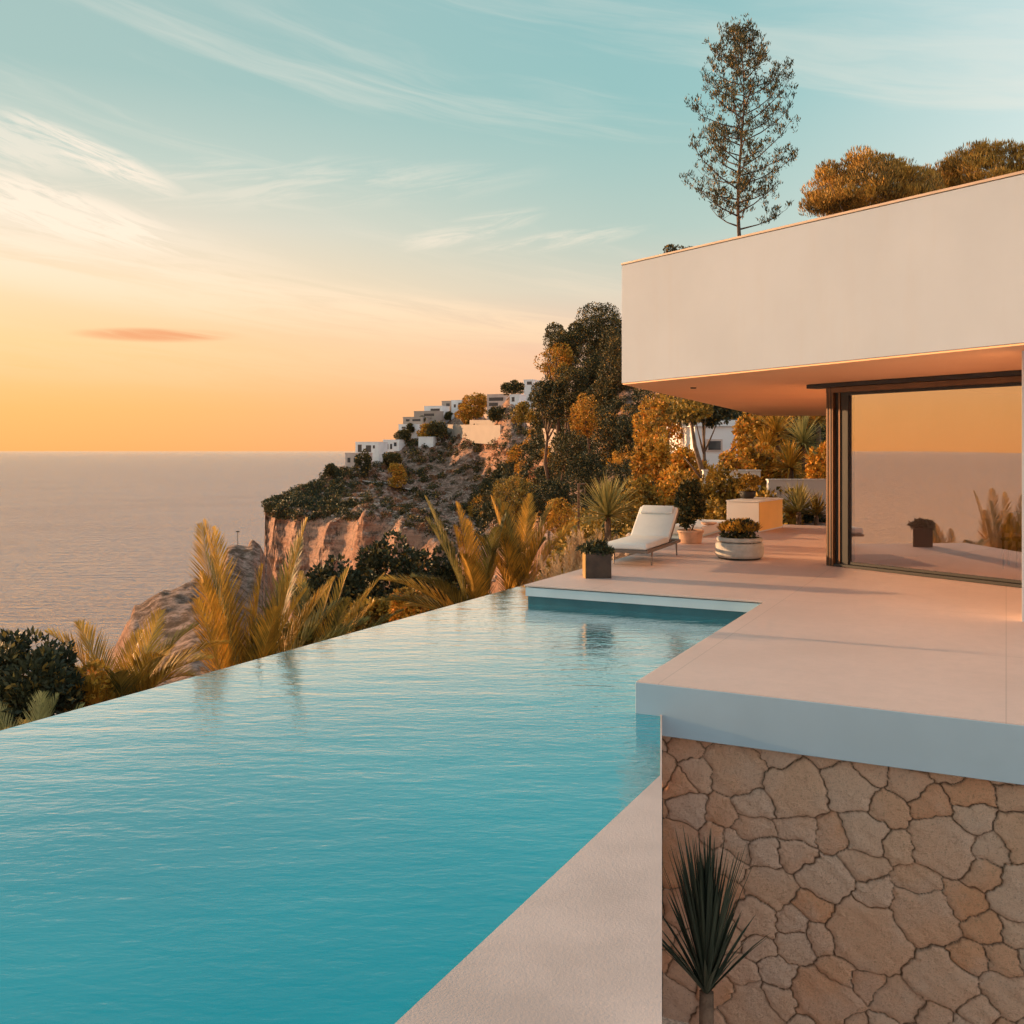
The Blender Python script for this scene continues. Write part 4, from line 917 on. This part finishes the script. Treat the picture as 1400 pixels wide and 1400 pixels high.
instance_mass('cliff_top_scrub', pr, scatter(cliffedge, 260, .8, 2.0, 5, .2, 250), M['leaf_dark'], 'dark scrub crowning the top of the pink cliff', 'scrub')
instance_mass('rusty_scrub', pr, scatter(scrub_fn, 1300, .5, 1.5, 5, .1, 200), M['leaf_rust'], 'rust brown dry scrub dotted over the headland slope', 'scrub')
# wood: dense, between ridge trees and the terrace garden
def wood_fn(r):
    px = r.uniform(650, 1140); top_ = np.interp(px, [650, 700, 740, 800, 860, 1000, 1140], [690, 625, 590, 545, 520, 520, 500]); bot = np.interp(px, [650, 760, 860, 1140], [705, 715, 712, 700])
    return px, r.uniform(top_, bot), 1
wd_ = scatter(wood_fn, 900, .0, 1, 5, .35)
def rescale(lst, kpx):   # keep individual crowns about kpx px wide
    return [(x, y, z, (kpx*rs.uniform(.6, 1.4))*y/F, r, k) for (x, y, z, s, r, k) in lst]
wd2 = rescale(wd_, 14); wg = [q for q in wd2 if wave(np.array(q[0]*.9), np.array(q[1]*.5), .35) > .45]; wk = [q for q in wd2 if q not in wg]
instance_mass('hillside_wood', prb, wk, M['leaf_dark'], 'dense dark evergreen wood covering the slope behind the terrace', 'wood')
instance_mass('sun_tinted_wood', prb, wg, M['leaf_sun_tint'], 'crowns with low-sun gold painted into their leaves inside the dark hillside wood', 'wood')  # sunlit patches of the wood, painted by leaf colour
gd = []
for _ in range(230):
    px = rs.uniform(560, 1180); D = rs.uniform(26, 60)
    if (930 < px < 1012 and D > 33) or (px > 1050 and D < 30): continue
    z = float(height(px, D)[0]); s = rs.uniform(.5, 1.1); gd.append(((px-700)/F*D, D, z+.2*s, s, rs.uniform(0, 6), int(rs.integers(0, 5))))
for _ in range(330):
    px = rs.uniform(-60, 760); D = rs.uniform(13, 34) if px > 380 else rs.uniform(11.5, 40)
    x = (px-700)/F*D
    if x > I0.x+(D-I0.y)*slope-1.0: continue
    z = float(height(px, D)[0]); s = rs.uniform(.35, .7); gd.append((x, D, z+.2*s, s, rs.uniform(0, 6), int(rs.integers(0, 5))))
instance_mass('undergrowth', prb, gd, M['leaf_mid'], 'mixed leafy undergrowth on the slopes just beyond pool and terrace', 'ground cover')
rk = []
bl0 = bmesh.new(); bmesh.ops.create_icosphere(bl0, subdivisions=2, radius=1); bv = np.array([v_.co[:] for v_ in bl0.verts]); bf = np.array([[q.index for q in f.verts] for f in bl0.faces]); bl0.free()
pk = [(bv*(1+np.random.default_rng(k).normal(0, .13, (len(bv), 1)))*np.array([1, .8, .55]), bf) for k in range(4)]
for _ in range(240):
    px = rs.uniform(860, 1000); D = rs.uniform(20.5, 25); 
    if (px-700)/F*D > 3.9: continue
    rk.append(((px-700)/F*D, D, -.35, rs.uniform(.06, .16), rs.uniform(0, 6), int(rs.integers(0, 4))))
for _ in range(1400):
    D = hit(*(lambda a: (a, rs.uniform(np.interp(a, ridge_px, ridge_py)+8, np.interp(a, ridge_px, low_py)+10)))(rs.uniform(380, 760)), 180)
    if D is None: continue
    px = rs.uniform(380, 760); z = float(height(px, D)[0]); rk.append(((px-700)/F*D, D, z, rs.uniform(.25, .8), rs.uniform(0, 6), int(rs.integers(0, 4)))) if abs(float(height(px, D+1)[0])-z) < .9 else None
instance_mass('loose_rocks', pk, rk, M['rockb'], 'pale loose rocks scattered over the slopes', 'rocks')

# distinct trees on the hillside
ti = [0]
def ht(px, pt, pb, rpx, label, m='leaf_far', n=2600, base=None, D=None, group=None, name='pine_tree', cat='tree', **kw):
    ti[0] += 1; D = D or hit(px, base or pb+3, 60) or 300; k = D/F
    kw.setdefault('nclump', 26)
    return bush(px, pt, pb, rpx, D, label, group, m, int(n*1.5), 2.7*k*kw.pop('ls', 1), .95*k*kw.pop('lw', 1), 400+ti[0], cat=cat, name=name, **kw)
ht(775, 436, 500, 38, 'big umbrella pine, leftmost of the dark pine group on the ridge', n=9000, D=195, nclump=20, clump=.42, ls=.75, m='needle')
ht(822, 418, 500, 42, 'tallest dark pine of the ridge group beside the white facade', n=10000, D=200, nclump=22, clump=.42, ls=.75, m='needle')
ht(760, 468, 528, 26, 'lower lit crown at the left foot of the ridge pine group', n=3400, D=190, m='leaf_sun_tint')
ht(806, 478, 545, 34, 'dark pine crown below the tallest ridge pine', n=6200, D=188, m='needle', ls=.75, nclump=20, clump=.42)
ht(845, 450, 560, 30, 'dark pine half hidden by the corner of the white facade', n=7000, D=170, m='needle', ls=.75, nclump=20, clump=.42)
ht(792, 446, 570, 46, 'wide dark pine standing behind the ridge group', n=8000, D=212, m='needle', nclump=24, clump=.42, ls=.8)
ht(838, 436, 590, 44, 'wide dark pine at the back right of the ridge group', n=8000, D=216, m='needle', nclump=24, clump=.42, ls=.8)
ht(785, 500, 570, 30, 'dark pine crown low in the ridge group, above the rough stone wall', n=6200, D=180, m='needle', ls=.75, nclump=20, clump=.42)
ht(828, 500, 590, 34, 'broad dark pine filling the foot of the tallest ridge pine', n=7000, D=175, m='needle', ls=.75, nclump=20, clump=.42)
ht(755, 520, 585, 26, 'dark bushy pine under the lit left crown of the ridge group', n=3200, D=182, m='leaf_far')
for k_, (a_, b_, c__) in enumerate(SMALLB):
    ht(a_, b_-c__, b_+c__*1.3, c__, ['small round bush on the lowest terrace of the stepped houses', 'small round bush between the two middle stepped houses', 'small bush under the tall narrow house', 'small bush on the parapet of the second stepped house', 'small tree behind the roof of the second villa', 'small bush at the right foot of the top white house'][k_], n=500, D={0: 417, 1: 429, 2: 434, 3: 424}.get(k_), name='small_bush', cat='shrub', nclump=10)
ht(742, 522, 560, 20, 'rounded dark tree right of the highest white house', n=2000)
ht(701, 521, 543, 15, 'small umbrella pine on the ridge beside the highest house', n=1600)
ht(650, 538, 572, 18, 'orange lit tree between the stepped houses and the pinkish house', n=2200, m='leaf_sun_tint')
ht(636, 552, 580, 13, 'orange lit bushy tree at the right end of the stepped houses', n=1500, m='leaf_sun_tint')
ht(680, 556, 578, 14, 'dark round tree just above the ridge wall', n=1600)
ht(714, 552, 584, 16, 'golden tree at the right end of the ridge wall', n=1800, m='leaf_mid')
ht(740, 545, 590, 20, 'golden topped tree inside the wood near the terrace wall', n=2200, m='leaf_mid')
ht(598, 577, 603, 14, 'round dark tree below the stepped houses', n=1600)
ht(582, 580, 602, 11, 'golden round bush below the stepped houses', n=1200, m='leaf_sun_tint')
ht(550, 588, 606, 10, 'dark tree left of the low white terrace house', n=1100)
ht(535, 618, 640, 13, 'dark tree right under the second villa', n=1500)
ht(497, 615, 652, 11, 'dark tree in front of the seaward villa', n=1500)
ht(452, 634, 652, 9, 'small dark tree alone on the seaward shoulder', n=900)
ht(541, 635, 668, 16, 'reddish bush on the slope below the villas', n=1600, m='leaf_sun_tint')
ht(800, 540, 600, 24, 'golden crown glowing in the middle of the dark wood', n=3000, m='leaf_sun_tint', D=150)
ht(830, 560, 640, 26, 'dark rounded crown in the middle of the wood', n=3000, D=130)
ht(775, 585, 650, 26, 'dark broad tree left in the wood', n=3000, D=140)
ht(702, 652, 712, 34, 'golden topped round tree above the leaning palm', n=4500, D=75, m='leaf_mid')
ht(752, 655, 715, 34, 'dark round tree above the dense upright palm', n=4500, D=72, m='leaf_dark')
ht(764, 684, 735, 22, 'small golden tree left of the bronze post lamp', n=3000, D=38, m='leaf_sun_tint')
ht(866, 560, 640, 26, 'dark leafy tree under the left end of the roof overhang', n=3400, D=110, m='leaf_dark')
ht(800, 620, 680, 28, 'shaded dark tree above the post lamp', n=3200, D=95, m='leaf_dark')
# trees above the roof
ht(1188, 214, 330, 92, 'broad rounded pine crown rising above the middle of the roof', n=30000, D=70, nclump=230, clump=.15, m='needle_sun_tint', up=1.8, ls=2.3, lw=.6, jitter=.22, flat=.2, shell=.6)
ht(1350, 200, 300, 72, 'rounded pine crown above the right end of the roof', n=20000, D=74, nclump=170, clump=.17, m='needle_sun_tint', up=1.8, ls=2.3, lw=.6, jitter=.22, flat=.2, shell=.6)
ht(1286, 226, 300, 34, 'small pine crown between the two large ones above the roof', n=8000, D=78, nclump=80, clump=.22, m='needle_sun_tint', up=1.8, ls=2.3, lw=.6, jitter=.22, shell=.6)
ht(926, 334, 380, 24, 'low dark pine tip just showing above the left end of the roof', n=2500, D=95, nclump=20, m='needle', up=1.3, jitter=.35)
# tall sparse pine
D = 80.0; pb_ = P(1013, 345, D); gz_ = groundz(pb_.x, D); zt = P(1020, 48, D).z
t = empty('sparse_pine', (pb_.x, D, gz_)); tag(t, 'tall slender sparse pine standing behind the roof', 'tree')
rg = np.random.default_rng(77); tk = MB(); hgt = zt-gz_
tx = lambda z: .25*math.sin(z*.35)
tk.tube([(tx(z), 0, z) for z in np.linspace(0, hgt, 14)], [max(.03, .26*(1-i/13.5)) for i in range(14)], 8)
zf = P(0, 318, D).z-gz_; LV = []; LF = []; off_ = 0
def tufts(p, n, r):
    global off_
    pts = np.array(p)+rg.normal(0, r, (n, 3)); V, Fx = leaf_arrays(pts, np.tile([0, 0, .9], (n, 1)), .34, .045, rg, .45); LV.append(V); LF.append(Fx+off_); off_ += len(V)
for k in range(58):
    tt = (k+.5)/58; z = zf+.1+(hgt-zf-.2)*tt; a = k*2.4+rg.uniform(-.3, .3)
    prof = (4.8 if tt < .3 else 4.2)*(1-max(0, tt-.5)**1.5*1.9)*rg.uniform(.55, 1.15)
    p0 = Vector((tx(z), 0, z)); dr_ = Vector((math.cos(a), math.sin(a), 0)); rise = rg.uniform(.35, .75)*prof
    pts = [p0, p0+dr_*prof*.4+Vector((0, 0, rise*.25)), p0+dr_*prof*.75+Vector((0, 0, rise*.6)), p0+dr_*prof+Vector((0, 0, rise))]
    tk.tube(pts, [.085*(1-tt*.7), .05, .03, .012], 5)
    for j in range(16):
        f = rg.uniform(.3, 1)**.7; q = pts[0].lerp(pts[3], f)+Vector((0, 0, -.1*prof*math.sin(math.pi*f))); e_ = q+Vector(rg.normal(0, .38, 3))+Vector((0, 0, .3)); tk.tube([q, e_], [.012, .006], 3, False)
        tufts(e_, 15, .13)
tk.build('trunk', M['twig'], t, smooth=True); link('needles', npmesh('needles', np.concatenate(LV), np.concatenate(LF)), M['needle'], t)

# ------------------------------------------------------------------ render
S.render.engine = 'CYCLES'; S.cycles.use_light_tree = False; S.cycles.adaptive_threshold = .03; S.cycles.max_bounces = 5; S.cycles.diffuse_bounces = 3; S.cycles.glossy_bounces = 3; S.cycles.transparent_max_bounces = 12
